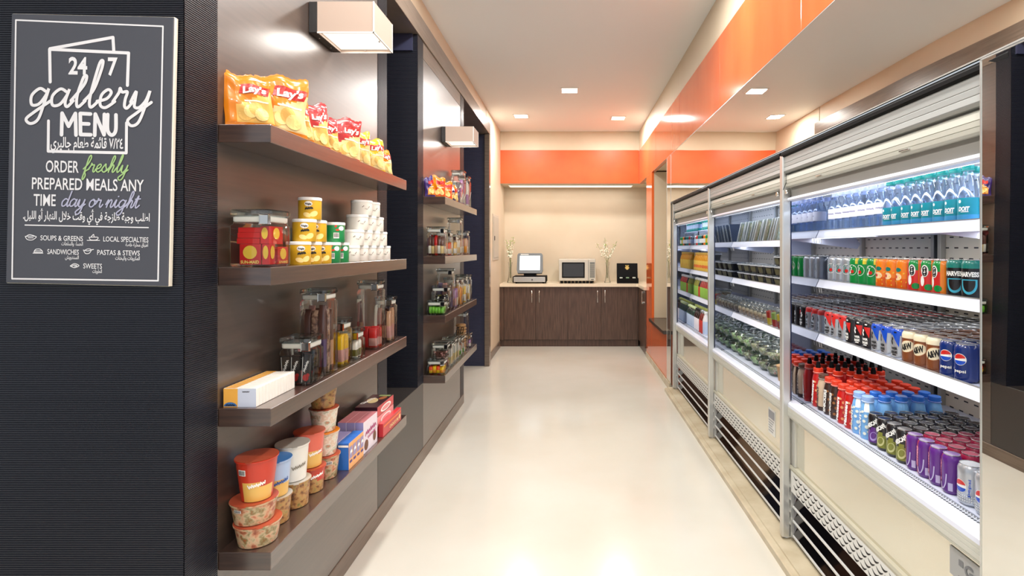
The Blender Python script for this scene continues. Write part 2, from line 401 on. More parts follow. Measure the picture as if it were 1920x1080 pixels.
# ------------------------------------------------------------------ ceiling downlights
def area_light(name, parent, loc, sx, sy, watts, col=(1, .98, .945), rot=(0, 0, 0), spread=180):
    L = bpy.data.lights.new(name, 'AREA'); L.shape = 'RECTANGLE'; L.size = sx; L.size_y = sy; L.energy = watts; L.color = col; L.spread = R(spread)
    o = bpy.data.objects.new(name, L); COL.objects.link(o); o.parent = parent; o.location = loc; o.rotation_euler = rot
    return o
DL = [(-.012, 5.9, 'square ceiling downlight nearest the camera, alone in the middle'), (-.655, 7.04, 'square ceiling downlight over the cash register, in the far pair'),
      (.637, 7.15, 'square ceiling downlight beside the orange band, in the far pair')]
DL += [(x, y, 'square ceiling downlight further up the aisle, overhead') for y in (3.1, 1.7, 0.2, -1.4) for x in (-.5, .5)]
for i, (x, y, lab) in enumerate(DL):
    t = thing('ceiling_downlight', lab, 'ceiling light', (x, y, CEIL), 0, 'recessed square downlights')
    bm = NB()
    for a in ((-.1, -.085, -.1, .1), (.085, .1, -.1, .1), (-.085, .085, -.1, -.085), (-.085, .085, .085, .1)): box(bm, a[0], a[1], a[2], a[3], -.006, -.0005)
    obj('frame', bm, M_PLASTIC_W, t)
    bm = NB(); box(bm, -.085, .085, -.085, .085, -.003, -.0005); obj('diffuser', bm, M_DOWN, t)
    area_light('lamp', t, (0, 0, -.008), .16, .16, CEIL_W)

t = thing('soffit_fill_light', 'added long flat fill light under the soffit, evening the wall above the worktop', 'ceiling light', (0, 8.22, 2.42))  # fixture added to light the back wall and soffit evenly
bm = NB(); box(bm, -.95, .95, -.12, .12, -.014, -.0005, .002); obj('housing', bm, M_WHITE, t)
bm = NB(); box(bm, -.94, .94, -.11, .11, -.016, -.0145); obj('diffuser', bm, M_DIFF, t)
area_light('lamp', t, (0, 0, -.02), 1.85, .2, 3.2)
# ------------------------------------------------------------------ wall lamps over the shelves
def wall_lamp(y, label):
    t = thing('wall_lamp', label, 'wall lamp', (XB, y, 2.28), 0, 'box wall lamps over the shelves')
    bm = NB(); box(bm, .0005, .034, -.105, .105, 0, .12, .002); bp = obj('back_plate', bm, M_DARKM, t)
    for q in (-.05, .05):
        bm = NB(); lathe(bm, [(.003, 0), (.003, .002)], 8, c=(.017, q, -.0015)); obj('screw', bm, M_CHROME, bp)
    bm = NB(); e = .003
    box(bm, .034, .252, -.105, -.105 + e, 0, .12); box(bm, .034, .252, .105 - e, .105, 0, .12); box(bm, .252 - e, .252, -.105 + e, .105 - e, 0, .12); box(bm, .034, .034 + e, -.105 + e, .105 - e, 0, .12)
    obj('lamp_shade', bm, M_SHADE, t)
    bm = NB()
    for a in ((.034, .252, -.107, -.103), (.034, .252, .103, .107), (.2485, .254, -.107, .107)): box(bm, a[0], a[1], a[2], a[3], -.002, .003)
    for a in (-.107, .1035): box(bm, .2485, .2535, a, a + .0035, 0, .12)
    obj('trim_edge', bm, M_WHITE, t)
    bm = NB(); box(bm, .037, .249, -.102, .102, .012, .016); df = obj('diffuser', bm, M_DIFF, t)
    bm = NB(); box(bm, .037, .249, -.102, .102, .106, .109); obj('top_diffuser', bm, M_DIFF, t)
    for q in ((.14, -.095), (.235, 0.0), (.14, .095)):
        bm = NB(); lathe(bm, [(.004, 0), (.004, .01)], 8, c=(q[0], q[1], .004)); obj('clip', bm, M_CHROME, df)
    area_light('lamp', t, (.143, 0, .008), .18, .17, SCONCE_W, (1, .95, .88))
    area_light('lamp', t, (.143, 0, .113), .18, .17, SCONCE_W * .25, (1, .9, .8), rot=(R(180), 0, 0))
    return t
wall_lamp(2.155, 'box-shaped wall lamp with cream shade over the nearer shelf bay')
wall_lamp(4.255, 'box-shaped wall lamp with cream shade over the farther shelf bay')

# ------------------------------------------------------------------ shelves
SZ = [1.805, 1.396, 0.992, 0.581]      # tops
SN = ['top shelf', 'second shelf', 'third shelf', 'bottom shelf']
for bay, (y0, y1) in (('nearer', (1.524, 2.785)), ('farther', (3.642, 4.868))):
    for k, z in enumerate(SZ):
        bm = NB(); box(bm, XB + .0005, -.857, y0, y1, z - .052, z, .0015)
        what = {'nearer': ['holding crisp packets', 'holding a raisin jar and snack tubs', 'holding small cartons and glass jars', 'holding noodle cups and biscuit boxes'],
                'farther': ['holding small packets and tall jars', 'holding five jars of bars', 'holding a green jar and tall jars', 'holding an orange jar and white packet jars']}[bay][k]
        tag(obj('wall_shelf', bm, M_SHELF), f'dark wood {SN[k]} of the {bay} bay {what}', 'shelf', 'dark wood wall shelves')

# ------------------------------------------------------------------ counter, cupboards
FY = 7.87
t = thing('base_cabinet', 'long dark wood base cabinet with four doors under the cream worktop', 'cabinet', (0, FY, 0))
bm = NB(); box(bm, -1.045, 1.0, .02, .58, .10, .885); box(bm, -1.045, 1.0, .05, .58, 0, .10); box(bm, -1.045, -.99, 0.0, .02, .10, .885); box(bm, .985, 1.0, 0.0, .02, .1, .885); obj('body', bm, M_CAB, t)
bm = NB(); box(bm, -1.045, 1.0, .035, .05, 0, .098, .001); obj('plinth', bm, M_CAB, t)
dx = [-.987, -.517, -.040, .450, .983]
for i in range(4):
    bm = NB(); box(bm, dx[i] + .002, dx[i + 1] - .002, 0, .019, .105, .883, .0015); d = obj('door', bm, M_CAB, t)
    hx = dx[i + 1] - .055 if i in (0, 2) else dx[i] + .055
    bm = NB(); tube(bm, [(hx, -.03, .655), (hx, -.03, .835)], .006, 10)
    for zz in (.675, .815): tube(bm, [(hx, -.03, zz), (hx, 0, zz)], .004, 8)
    obj('handle', bm, M_CHROME, d)
t = thing('corner_cabinet', 'dark wood corner cabinet facing the aisle beside the orange pilaster', 'cabinet', (1.0, 7.18, 0))
bm = NB(); box(bm, .022, .62, .005, .69, .0, .885); obj('body', bm, M_CAB, t)
bm = NB(); box(bm, .002, .021, .012, .68, .105, .883, .0015); d = obj('door', bm, M_CAB, t)
bm = NB(); box(bm, -.022, -.014, .16, .19, .69, .86, .003)
for zz in (.69, .835): box(bm, -.018, .003, .16, .19, zz, zz + .025, .003)
obj('handle', bm, M_CHROME, d)
bm = NB(); prism(bm, [(-1.045, 7.84), (.965, 7.84), (.985, 7.82), (.985, 7.183), (1.645, 7.183), (1.645, 8.468), (-1.045, 8.468)], .887, .93, 'z'); tag(obj('worktop', bm, M_COUNTER), 'pale cream L-shaped worktop over the dark base cabinets', 'worktop')

# ------------------------------------------------------------------ things on the counter (CZ = worktop)
CZ = .931
# cash register with its screen
t = thing('cash_register', 'cash register with a lit tilted screen over a silver cash drawer', 'cash register', (-.612, 8.10, CZ))
bm = NB(); box(bm, -.25, .25, -.17, .21, .012, .105, .006); obj('body', bm, M_BLACK, t)
bm = NB(); box(bm, -.235, .235, -.182, -.17, .022, .095, .004); dr = obj('cash_drawer', bm, M_ALU, t)
bm = NB(); lathe(bm, [(.012, 0), (.012, .004)], 14); bmesh.ops.transform(bm, matrix=Matrix.Translation((.04, -.183, .055)) @ Matrix.Rotation(R(90), 4, 'X'), verts=bm.verts); obj('lock', bm, M_CHROME, dr)
for x in (-.2, .2):
    for y in (-.13, .17):
        bm = NB(); lathe(bm, [(.015, 0), (.015, .012)], 10, c=(x, y, 0)); obj('foot', bm, M_BLACK, t)
bm = NB(); prism(bm, [(-.12, .105), (.12, .105), (.1, .14), (-.06, .20), (-.1, .2)], -.09, .09, 'x'); obj('stand', bm, M_BLACK, t)
MT = Matrix.Translation((.0, -.07, .29)) @ Matrix.Rotation(R(-14), 4, 'X')
bm = NB(); b2 = NB()
pts = [(-.18, -.15), (.18, -.15), (.195, -.1), (.19, .13), (.17, .155), (-.17, .155), (-.19, .13), (-.195, -.1)]
prism(b2, pts, -.03, .03); join(bm, b2, 0, MT); hs = obj('screen_housing', bm, mat('register_grey', (112, 120, 124), .35), t)
bm = NB(); b2 = NB(); box(b2, -.152, .152, -.034, -.0305, -.105, .115, .001); join(bm, b2, 0, MT); obj('screen', bm, mat('lit_screen', (235, 244, 248), .2, emit=.75, ecol=(225, 238, 244)), hs)
bm = NB(); b2 = NB(); box(b2, -.14, -.02, -.034, -.031, .128, .142, .001); join(bm, b2, 0, MT); obj('status_strip', bm, M_WHITE, hs)
# microwave
t = thing('microwave', 'silver commercial microwave oven with dark window on the worktop', 'microwave', (.098, 8.16, CZ))
bm = NB(); box(bm, -.275, .275, -.2, .2, .035, .36, .006); obj('body', bm, M_ALU, t)
for i in range(9):
    bm = NB(); box(bm, -.25 + i * .055, -.21 + i * .055, -.195, -.18, .0, .034); obj('vent_foot', bm, M_BLACK, t)
for x in (-.24, .24): bm = NB(); box(bm, x - .02, x + .02, .14, .18, 0, .034); obj('foot', bm, M_BLACK, t)
bm = NB(); box(bm, -.275, .165, -.222, -.201, .04, .36, .006); dr = obj('door', bm, mat('microwave_silver', (214, 208, 192), .3, metal=.4), t)
bm = NB(); box(bm, -.225, .105, -.2245, -.2222, .085, .31, .002); obj('window', bm, mat('microwave_window', (58, 60, 62), .12), dr)
bm = NB()
for a in ((-.228, -.212, .082, .313), (.095, .111, .082, .313), (-.212, .095, .297, .313), (-.212, .095, .082, .1)): box(bm, a[0], a[1], -.2262, -.2246, a[2], a[3])
obj('window_frame', bm, M_BLACK, dr)
bm = NB(); box(bm, .172, .275, -.218, -.201, .04, .36, .004); cp = obj('control_panel', bm, mat('microwave_silver', (214, 208, 192)), t)
bm = NB(); box(bm, .186, .262, -.2195, -.218, .082, .318); obj('keypad', bm, mat('keypad_grey', (150, 150, 140), .4), cp)
bm = NB()
for r_ in range(7):
    for c_ in range(3): box(bm, .192 + c_ * .023, .21 + c_ * .023, -.2208, -.2195, .09 + r_ * .027, .107 + r_ * .027)
box(bm, .19, .258, -.2208, -.2195, .288, .312); obj('key', bm, mat('key_grey', (118, 122, 118), .4), cp)
bm = NB(); box(bm, .205, .245, -.2195, -.218, .052, .062); obj('maker_plate', bm, M_DARKM, cp)
# tea box
t = thing('tea_box', 'open black tea box with a gold crest inside its raised lid', 'tea box', (.86, 8.07, CZ), R(-4))
bm = NB()
for a in ((-.16, .16, -.12, -.112), (-.16, .16, .112, .12), (-.16, -.152, -.112, .112), (.152, .16, -.112, .112)): box(bm, a[0], a[1], a[2], a[3], 0, .075)
box(bm, -.152, .152, -.112, .112, 0, .006); obj('body', bm, M_BLACK, t)
MTL = Matrix.Translation((0, .12, .075)) @ Matrix.Rotation(R(-16), 4, 'X')
bm = NB(); b2 = NB(); box(b2, -.16, .16, -.004, .022, 0, .225, .003); join(bm, b2, 0, MTL); ld = obj('lid', bm, M_BLACK, t)
bm = NB(); b2 = NB(); sp = s_plane((0, -.0045, .155), (1, 0, 0), (0, 0, 1)); d_ellipse(b2, sp, 0, -.005, .024, .03, 0, .0005); d_rect(b2, sp, -.032, .032, -.012, .006, 0, .0008)
for q in (-.02, 0, .02): d_ellipse(b2, sp, q, .03, .007, .011, 0, .0005)
join(bm, b2, None, MTL); obj('crest', bm, mat('gold_print', (196, 168, 92), .35, metal=.4), ld)
bm = NB()
for q in (-.05, .05): box(bm, q - .002, q + .002, -.112, .112, .006, .066)
obj('divider', bm, M_BLACK, t)
cols = [(226, 226, 214), (120, 160, 120), (200, 206, 190), (86, 140, 110), (150, 176, 140), (232, 226, 206)]
for i in range(6):
    bm = NB(); box(bm, -.021, .021, -.002, .002, 0, .078, .0015)
    o = obj('tea_sachet', bm, mat('tea_sachet_%d' % i, cols[i], .5)); o.location = (.86 + (-.1 + .1 * (i % 3)), 8.07 - .05 + .05 * (i // 3) + .012 * (i % 3), CZ + .0085); o.rotation_euler = (R(-12), 0, R(-4))
    tag(o, '%s tea sachet in the black box, %s row, %s compartment from the register side' % (['white', 'green', 'pale green', 'dark green', 'sage green', 'cream'][i], ['front', 'rear'][i // 3], ORD[i % 3]), 'tea sachet', 'tea sachets')
# two vases of white stems
def vase(x, y, label, seed, wide):
    rnd = random.Random(seed)
    t = thing('flower_vase', label, 'vase of flowers', (x, y, CZ), 0, 'glass vases of white flowers')
    bm = NB(); lathe(bm, [(.048, 0), (.05, .012), (.036, .05), (.024, .12), (.021, .2), (.026, .27), (.036, .315)], 24, caps=False); lathe(bm, [(.047, .002), (.047, .006)], 24)
    obj('glass_vase', bm, M_GLASS, t, smooth=True)
    bs, bf, bl = NB(), NB(), NB()
    for k in range(6):
        a = rnd.uniform(0, 6.28); top = Vector((wide * rnd.uniform(-1, 1), .05 * rnd.uniform(-1, 1), rnd.uniform(.55, .72)))
        p0 = Vector((.008 * math.cos(a), .008 * math.sin(a), .07)); p1 = Vector((.012 * math.cos(a), .012 * math.sin(a), .31))
        pl = [p0, p1]
        for q in range(1, 6): pl.append(p1.lerp(top, q / 5) + Vector((0, 0, .015 * math.sin(q))))
        tube(bs, pl, .0022, 6)
        for q in range(16):
            f = rnd.random(); p = p1.lerp(top, .25 + .72 * f) + Vector((rnd.gauss(0, .014), rnd.gauss(0, .014), rnd.gauss(0, .01)))
            r_ = .017 * (1.1 - .7 * f) * rnd.uniform(.6, 1.1)
            b3 = NB(); bmesh.ops.create_icosphere(b3, subdivisions=1, radius=r_)
            for v in b3.verts: v.co *= rnd.uniform(.55, 1.3)
            join(bl if f > .6 and rnd.random() < .6 else bf, b3, 0, Matrix.Translation(p))
    obj('stems', bs, mat('flower_stem', (116, 132, 70), .5), t)
    obj('blossoms', bf, mat('cream_blossom', (240, 238, 218), .6), t)['kind'] = 'stuff'
    obj('buds', bl, mat('green_bud', (176, 190, 112), .6), t)['kind'] = 'stuff'
vase(-.92, 8.12, 'clear glass vase with upright white blossoms beside the cash register', 3, .06)
vase(.56, 8.12, 'clear glass vase with spreading white sprays between microwave and tea box', 9, .17)
# ------------------------------------------------------------------ menu board on the ribbed wall
ARF = {}
for _cp in list(range(0xFE70, 0xFEFD)):
    _d = unicodedata.decomposition(chr(_cp)).split()
    if len(_d) >= 2 and _d[0] in ('<isolated>', '<final>', '<initial>', '<medial>'):
        ARF.setdefault(tuple(_d[1:]), {})[_d[0][1:-1]] = chr(_cp)
def arabic(s):
    """joined letter forms, laid out for left-to-right setting"""
    hx = lambda *c: tuple('%04X' % ord(x) for x in c)
    toks = []; i = 0
    while i < len(s):
        if s[i] == '\u0644' and i + 1 < len(s) and hx(s[i], s[i + 1]) in ARF: toks.append((s[i:i + 2], ARF[hx(s[i], s[i + 1])])); i += 2
        else: toks.append((s[i], ARF.get(hx(s[i])))); i += 1
    out = []
    for k, (raw, forms) in enumerate(toks):
        if not forms: out.append(raw); continue
        prev = toks[k - 1][1] if k else None; nxt = toks[k + 1][1] if k + 1 < len(toks) else None
        jp = bool(prev and 'initial' in prev and 'final' in forms); jn = bool(nxt and 'final' in nxt and 'initial' in forms)
        out.append(forms['medial'] if jp and jn and 'medial' in forms else forms['final'] if jp else forms['initial'] if jn else forms.get('isolated', raw))
    res = ''.join(reversed(out)); fin = ''; num = ''
    for ch in res:                                                    # numbers keep their own direction
        if ch in '\u0660\u0661\u0662\u0663\u0664\u0665\u0666\u0667\u0668\u0669/': num = ch + num
        else: fin += num + ch; num = ''
    return fin + num
SCRIPT = {
 'a': ([[(.75,.85),(.42,1.0),(.1,.6),(.2,.08),(.55,.12),(.8,.6),(.88,1.0),(.8,.3),(.95,0),(1.2,.35)]], 1.08),
 'g': ([[(.75,.85),(.42,1.0),(.1,.6),(.2,.08),(.55,.12),(.8,.6),(.88,1.0),(.8,.1),(.68,-.75),(.35,-1.0),(.08,-.75),(.4,-.35),(1.15,.35)]], 1.05),
 'l': ([[(0,.35),(.36,1.0),(.52,1.8),(.52,2.25),(.40,2.25),(.33,1.8),(.26,.6),(.4,0),(.72,.35)]], .66),
 'e': ([[(0,.35),(.45,.5),(.62,.85),(.42,1.02),(.16,.7),(.2,.15),(.5,0),(.9,.35)]], .8),
 'r': ([[(0,.35),(.2,.85),(.22,1.12),(.36,.9),(.62,.92),(.6,.5),(.64,.1),(.8,0),(1.0,.35)]], .9),
 'y': ([[(0,.35),(.16,.95),(.2,.5),(.25,.08),(.5,.05),(.75,.45),(.85,1.0),(.78,.1),(.62,-.8),(.3,-1.0),(.06,-.7),(.4,-.3),(1.05,.35)]], 1.0),
 'f': ([[(0,.35),(.42,1.0),(.62,1.8),(.46,2.15),(.3,1.7),(.25,.2),(.2,-.85),(.36,-1.0),(.5,-.5),(.32,.02),(.75,.35)]], .68),
 's': ([[(0,.35),(.36,1.05),(.46,.75),(.66,.3),(.42,0),(.15,.15)],[(.5,.02),(.9,.35)]], .8),
 'h': ([[(0,.35),(.42,1.1),(.58,1.85),(.42,2.15),(.28,1.7),(.2,0)],[(.22,.3),(.5,.95),(.7,.8),(.66,.2),(.8,0),(1.05,.35)]], .98),
 'd': ([[(.75,.85),(.42,1.0),(.1,.6),(.2,.08),(.55,.12),(.8,.7),(.95,2.05),(.82,.4),(.95,0),(1.2,.35)]], 1.08),
 'o': ([[(.5,1.0),(.15,.7),(.15,.2),(.45,0),(.76,.3),(.72,.8),(.5,1.0),(.65,.78),(1.0,.8)]], .9),
 'n': ([[(0,.35),(.2,1.0),(.22,.5),(.2,0)],[(.22,.4),(.5,.98),(.7,.8),(.68,.2),(.82,0),(1.1,.35)]], 1.02),
 'i': ([[(0,.35),(.25,1.0),(.22,.3),(.4,0),(.68,.35)],[(.36,1.42),(.38,1.46)]], .66),
 't': ([[(0,.35),(.36,1.6),(.3,.3),(.46,0),(.78,.35)],[(.05,1.12),(.66,1.2)]], .74),
}
def script_text(bm, s, word, u0, u1, base, xh, w, mi=0, slant=.28, rise=0.0, off=.0014, tall=None):
    tot = sum(.5 if c == ' ' else SCRIPT[c][1] for c in word); kx = (u1 - u0) / tot; u = u0
    for ci, c in enumerate(word):
        if c == ' ': u += .5 * kx; continue
        up = tall[ci] if tall else 1.0
        for st in SCRIPT[c][0]:
            pl = [(u + p[0] * kx + slant * p[1] * (up if p[1] > 1 else 1) * xh, base + p[1] * (up if p[1] > 1 else 1) * xh + rise * (u + p[0] * kx - u0)) for p in st]
            d_ribbon(bm, s, smooth_line(pl, 7), w, mi, off)
        u += SCRIPT[c][1] * kx
KS = 0.417 / 572.0
def B_(x, y):
    du, dv = x - 345.0, y - 547.0
    return ((du + dv * .0215) * KS, -(dv - du * .0215) * KS)
t = thing('menu_board', 'dark grey menu board with white lettering on the ribbed navy wall', 'menu board', (-1.236, 1.3865, 1.7035))
t.rotation_euler = (0, R(1.25), 0)
bm = NB(); box(bm, -.2085, .2085, -.016, -.001, -.346, .346, .002, 0, 2); obj('board', bm, mat('chalkboard_grey', (74, 76, 84), .5), t)
bm = NB(); box(bm, -.2095, .2095, -.0135, -.0008, -.347, .347, .001); obj('board_edge', bm, mat('board_edge_cream', (226, 222, 206), .5), t)
sb = s_plane((0, -.0161, 0), (1, 0, 0), (0, 0, 1))
WHT = mat('menu_white', (232, 232, 234), .6)
def strokes(bm, pts, w, closed=False, off=.0008):
    q = [B_(*p) for p in pts]
    if closed: q.append(q[0])
    for a, b in zip(q, q[1:]): d_ribbon(bm, sb, [a, b], w * KS, 0, off)
def line_text(bm, body, x, y, h, w, bold=.02, off=.0010):
    u, v = B_(x, y); d_text(bm, sb, body, u, v, h * KS, 0, off, bold=bold, width=w * KS)
bm = NB(); strokes(bm, [(86, 90), (604, 112), (587, 1008), (73, 1001)], 5.5, True); obj('border', bm, WHT, t)
bm = NB(); strokes(bm, [(207, 308), (205, 193), (483, 206), (479, 320)], 11); strokes(bm, [(206, 191), (428, 151), (431, 200)], 11); obj('emblem_print', bm, WHT, t)
bm = NB(); strokes(bm, [(201, 445), (200, 552), (475, 558), (476, 452)], 10); obj('emblem_print', bm, WHT, t)
bm = NB(); line_text(bm, '24', 305, 250, 60, 66, .03); line_text(bm, '7', 427, 252, 62, 34, .03); strokes(bm, [(247, 494), (249, 418), (272, 464), (296, 419), (298, 495)], 13); strokes(bm, [(349, 421), (313, 419), (314, 493), (350, 494)], 13); strokes(bm, [(316, 455), (343, 456)], 13); strokes(bm, [(364, 496), (366, 421), (397, 494), (398, 422)], 13); d_ribbon(bm, sb, smooth_line([B_(*q) for q in ((410, 423), (409, 470), (414, 488), (424, 495), (434, 489), (439, 471), (439, 424))], 5), 13 * KS, 0, .0010)
u0, v0 = B_(128, 398); u1, _ = B_(556, 398); script_text(bm, sb, 'gallery', u0, u1, v0 + .004, 62 * KS, 10.5 * KS, slant=.20, tall=(1, 1, .78, 1.16, 1, 1, 1))
obj('title_lettering', bm, WHT, t)
bm = NB(); line_text(bm, 'ORDER', 250, 605, 42, 116, .012); line_text(bm, 'PREPARED MEALS ANY', 340, 668, 42, 394, .012); line_text(bm, 'TIME', 188, 723, 42, 78, .012); obj('order_lettering', bm, WHT, t)
bm = NB(); u0, v0 = B_(322, 624); u1, _ = B_(478, 624); script_text(bm, sb, 'freshly', u0, u1, v0, 27 * KS, 4.6 * KS); o = obj('freshly_lettering', bm, mat('menu_green', (164, 200, 132), .6), t); o['label'] = 'green script lettering'
bm = NB(); u0, v0 = B_(244, 746); u1, _ = B_(518, 750); script_text(bm, sb, 'day or night', u0, u1, v0, 27 * KS, 4.6 * KS); o = obj('day_or_night_lettering', bm, mat('menu_lavender', (176, 178, 202), .6), t); o['label'] = 'lavender script lettering'
bm = NB(); line_text(bm, arabic('\u0667/\u0662\u0664 \u0642\u0627\u0626\u0645\u0629 \u0637\u0639\u0627\u0645 \u062c\u0627\u0644\u064a\u0631\u064a'), 337, 522, 36, 256, .02)
line_text(bm, arabic('\u0627\u0637\u0644\u0628 \u0648\u062c\u0628\u0629 \u0637\u0627\u0632\u062c\u0629 \u0641\u064a \u0623\u064a \u0648\u0642\u062a \u062e\u0644\u0627\u0644 \u0627\u0644\u0646\u0647\u0627\u0631 \u0623\u0648 \u0627\u0644\u0644\u064a\u0644.'), 335, 780, 28, 446, .02)
for body, x, y, w in (('\u0627\u0644\u062d\u0633\u0627\u0621 \u0648\u0627\u0644\u0633\u0644\u0637\u0627\u062a', 285, 877, 76), ('\u0623\u0637\u0628\u0627\u0642 \u0645\u062d\u0644\u064a\u0629 \u062e\u0627\u0635\u0629', 513, 881, 80), ('\u0627\u0644\u0633\u0646\u062f\u0648\u064a\u0634', 284, 925, 48),
                      ('\u0627\u0644\u0645\u0643\u0631\u0648\u0646\u0627\u062a \u0648\u0627\u0644\u064a\u062e\u0646\u0627\u062a', 480, 928, 86), ('\u0627\u0644\u062d\u0644\u0648\u064a\u0627\u062a', 373, 974, 33)): line_text(bm, arabic(body), x, y, 13, w, .015)
obj('arabic_lettering', bm, WHT, t)
bm = NB(); strokes(bm, [(119, 812), (553, 821)], 4); obj('divider_line', bm, WHT, t)
bm = NB()
for body, x, y, w in (('SOUPS & GREENS', 248, 858, 150), ('LOCAL SPECIALTIES', 474, 862, 159), ('SANDWICHES', 253, 906, 111), ('PASTAS & STEWS', 448, 909, 150), ('SWEETS', 357, 956, 66)): line_text(bm, body, x, y, 18, w, .01)
obj('category_lettering', bm, WHT, t)
bm = NB()
def icon(pts, w=2.6): d_ribbon(bm, sb, smooth_line([B_(*p) for p in pts], 5), w * KS, 0, .001)
bm = NB(); icon([(120, 852), (158, 852), (150, 862), (139, 865), (126, 862), (120, 852)]); icon([(124, 851), (135, 846), (152, 850)]); icon([(130, 857), (148, 857)]); obj('dish_icon', bm, WHT, t)
bm = NB(); icon([(338, 866), (382, 866)]); icon([(345, 855), (375, 855), (370, 864), (350, 864), (345, 855)]); icon([(352, 853), (360, 845), (362, 853)]); obj('dish_icon', bm, WHT, t)
bm = NB(); icon([(147, 911), (182, 911)]); icon([(150, 908), (156, 898), (172, 897), (180, 908), (150, 908)]); icon([(154, 903), (176, 903)]); obj('dish_icon', bm, WHT, t)
bm = NB(); icon([(326, 903), (340, 896), (352, 899), (345, 911), (332, 912), (326, 903)]); icon([(324, 900), (340, 903), (358, 898)]); icon([(352, 900), (360, 898)]); obj('dish_icon', bm, WHT, t)
bm = NB(); icon([(278, 956), (293, 948), (309, 955), (293, 962), (278, 956)]); icon([(284, 956), (293, 953), (302, 956), (293, 958)]); obj('dish_icon', bm, WHT, t)


# ------------------------------------------------------------------ crisp packets
def bag(name, w, h, tk, main, low, band, word, label, loc, rz, lean, group, seed=0, cat='crisp packet'):
    """pillow packet: bulging front and back, crimped ends, printed lower part, banner and slices"""
    rnd = random.Random(seed); ph = [rnd.uniform(0, 6.28) for _ in range(6)]
    def bul(u, v):
        a = max(0.0, 1 - (2 * u / w) ** 2) ** .55; q = min(max(v / h, 0), 1)
        b = min(1.0, (max(0.0, math.sin(math.pi * (q * .86 + .07))) ** .6)) if .06 < q < .94 else 0.06
        wr = 1 + .16 * math.sin(38 * u / w * 2 + ph[0] + 5 * q) * (1 - a) + .12 * math.sin(15 * q + ph[1] + 8 * u / w) + .09 * math.sin(21 * u / w + 6 * q + ph[2])
        return tk / 2 * a * b * wr + .0012
    def waist(v): q = v / h; return 1.0 - .09 * max(0.0, math.sin(math.pi * q)) ** 1.5 + .025 * math.sin(9 * q + ph[3]) - .05 * max(0, q - .8) * 5
    def top(u, v): q = v / h; return v + q * q * (.010 * math.sin(3.1 * u / w + ph[4]) + .006 * math.sin(11 * u / w + ph[5]))
    def front(u, v, q=0.0): return Vector((u * waist(v), -bul(u, v) - q - .012 * math.sin(2.4 * u / w + ph[0]) * max(0, v / h - .55), top(u, v)))
    def back(u, v, q=0.0): return Vector((u * waist(v), bul(u, v) + q - .012 * math.sin(2.4 * u / w + ph[0]) * max(0, v / h - .55), top(u, v)))
    nu, nv = 18, 22
    bm = NB()
    for s, flip in ((front, False), (back, True)):
        g = [[bm.verts.new(s(-w / 2 + w * i / nu, h * j / nv + (.0025 if (i % 2 and j in (0, nv)) else 0))) for i in range(nu + 1)] for j in range(nv + 1)]
        for j in range(nv):
            for i in range(nu):
                vs = (g[j][i], g[j][i + 1], g[j + 1][i + 1], g[j + 1][i])
                f = bm.faces.new(tuple(reversed(vs)) if flip else vs); f.smooth = True
                uu = (i + .5) / nu; vv = (j + .5) / nv
                f.material_index = 1 if (not flip and vv < .50 + .22 * (uu - .5) * 2 and .10 < vv and uu > .24) else 0
    bmesh.ops.remove_doubles(bm, verts=bm.verts, dist=.0004)
    o = obj(name, bm, [main, low]); tag(o, label, cat, group)
    o.location = loc; o.rotation_euler = (R(-lean), R(rnd.uniform(-5, 5)), rz)
    bm = NB(); d_rect(bm, front, -w * .20, w * .42, h * .62, h * .80, 0, .0012, 10, 5, skew=w * .06); obj('banner', bm, band, o)
    if word:
        bm = NB(); d_text(bm, front, word, w * .135, h * .71, h * .125, 0, .0024, bold=.04, width=w * .5, shear=.2, rot=6); obj('lettering', bm, M_PAPER_W, o)
    bm = NB()
    for k in range(4): d_ellipse(bm, front, w * (.0 + .11 * k - .1), h * (.24 + .05 * ((k * 7) % 3)), w * .15, h * .12, k % 2, .0012 + .0006 * k, rot=rnd.uniform(-40, 40), seg=16, rings=3)
    obj('crisps_print', bm, [mat('crisp_gold', (226, 182, 96), .4), mat('crisp_pale', (240, 212, 136), .4)], o)
    bm = NB(); d_rect(bm, front, -w * .1, w * .4, h * .47, h * .50, 0, .0013, 8, 1); obj('flavour_strip', bm, mat('flavour_cream', (250, 238, 204), .45), o)
    return o
ORG = mat('packet_orange', (220, 128, 12), .26, coat=.5); YEL = mat('packet_yellow', (222, 190, 40), .26, coat=.5); RED = mat('packet_red', (176, 44, 48), .26, coat=.5)
PRP = mat('packet_purple', (58, 40, 104), .28, coat=.4); GLD = mat('packet_pale_gold', (228, 182, 92), .3, coat=.4); CRM = mat('packet_cream', (234, 208, 146), .3, coat=.4)
BAN = mat('banner_red', (186, 40, 36), .35); ORR = mat('packet_orange_red', (224, 78, 28), .28, coat=.4)
GB = 'crisp packets on the top shelf'
rows = [(-.952, 1.590, .135, .165, .042, ORG, GLD, 'orange crisp packet at the near end of the shelf, tucked behind the larger orange one', 40),
        (-.925, 1.690, .165, .190, .050, ORG, CRM, 'large orange crisp packet, widest and tallest on the shelf', 42),
        (-.925, 1.815, .120, .160, .044, ORG, GLD, 'small orange crisp packet squeezed between large orange and first red packets', 62),
        (-.928, 1.930, .130, .168, .046, RED, GLD, 'red crisp packet beside the small orange one, nearer of two all-red packets', 58),
        (-.930, 2.045, .120, .150, .044, RED, GLD, 'red crisp packet farther of the two all-red ones, in mid-shelf', 60),
        (-.925, 2.175, .140, .172, .048, RED, CRM, 'red and cream crisp packet just before the yellow packets', 48),
        (-.930, 2.335, .125, .158, .046, YEL, CRM, 'yellow crisp packet nearer of the two yellow ones', 56),
        (-.925, 2.490, .130, .165, .046, YEL, CRM, 'yellow crisp packet farther of the two yellow ones', 50),
        (-.925, 2.645, .110, .140, .042, ORG, CRM, 'small orange crisp packet at the far end of the near top shelf', 58)]
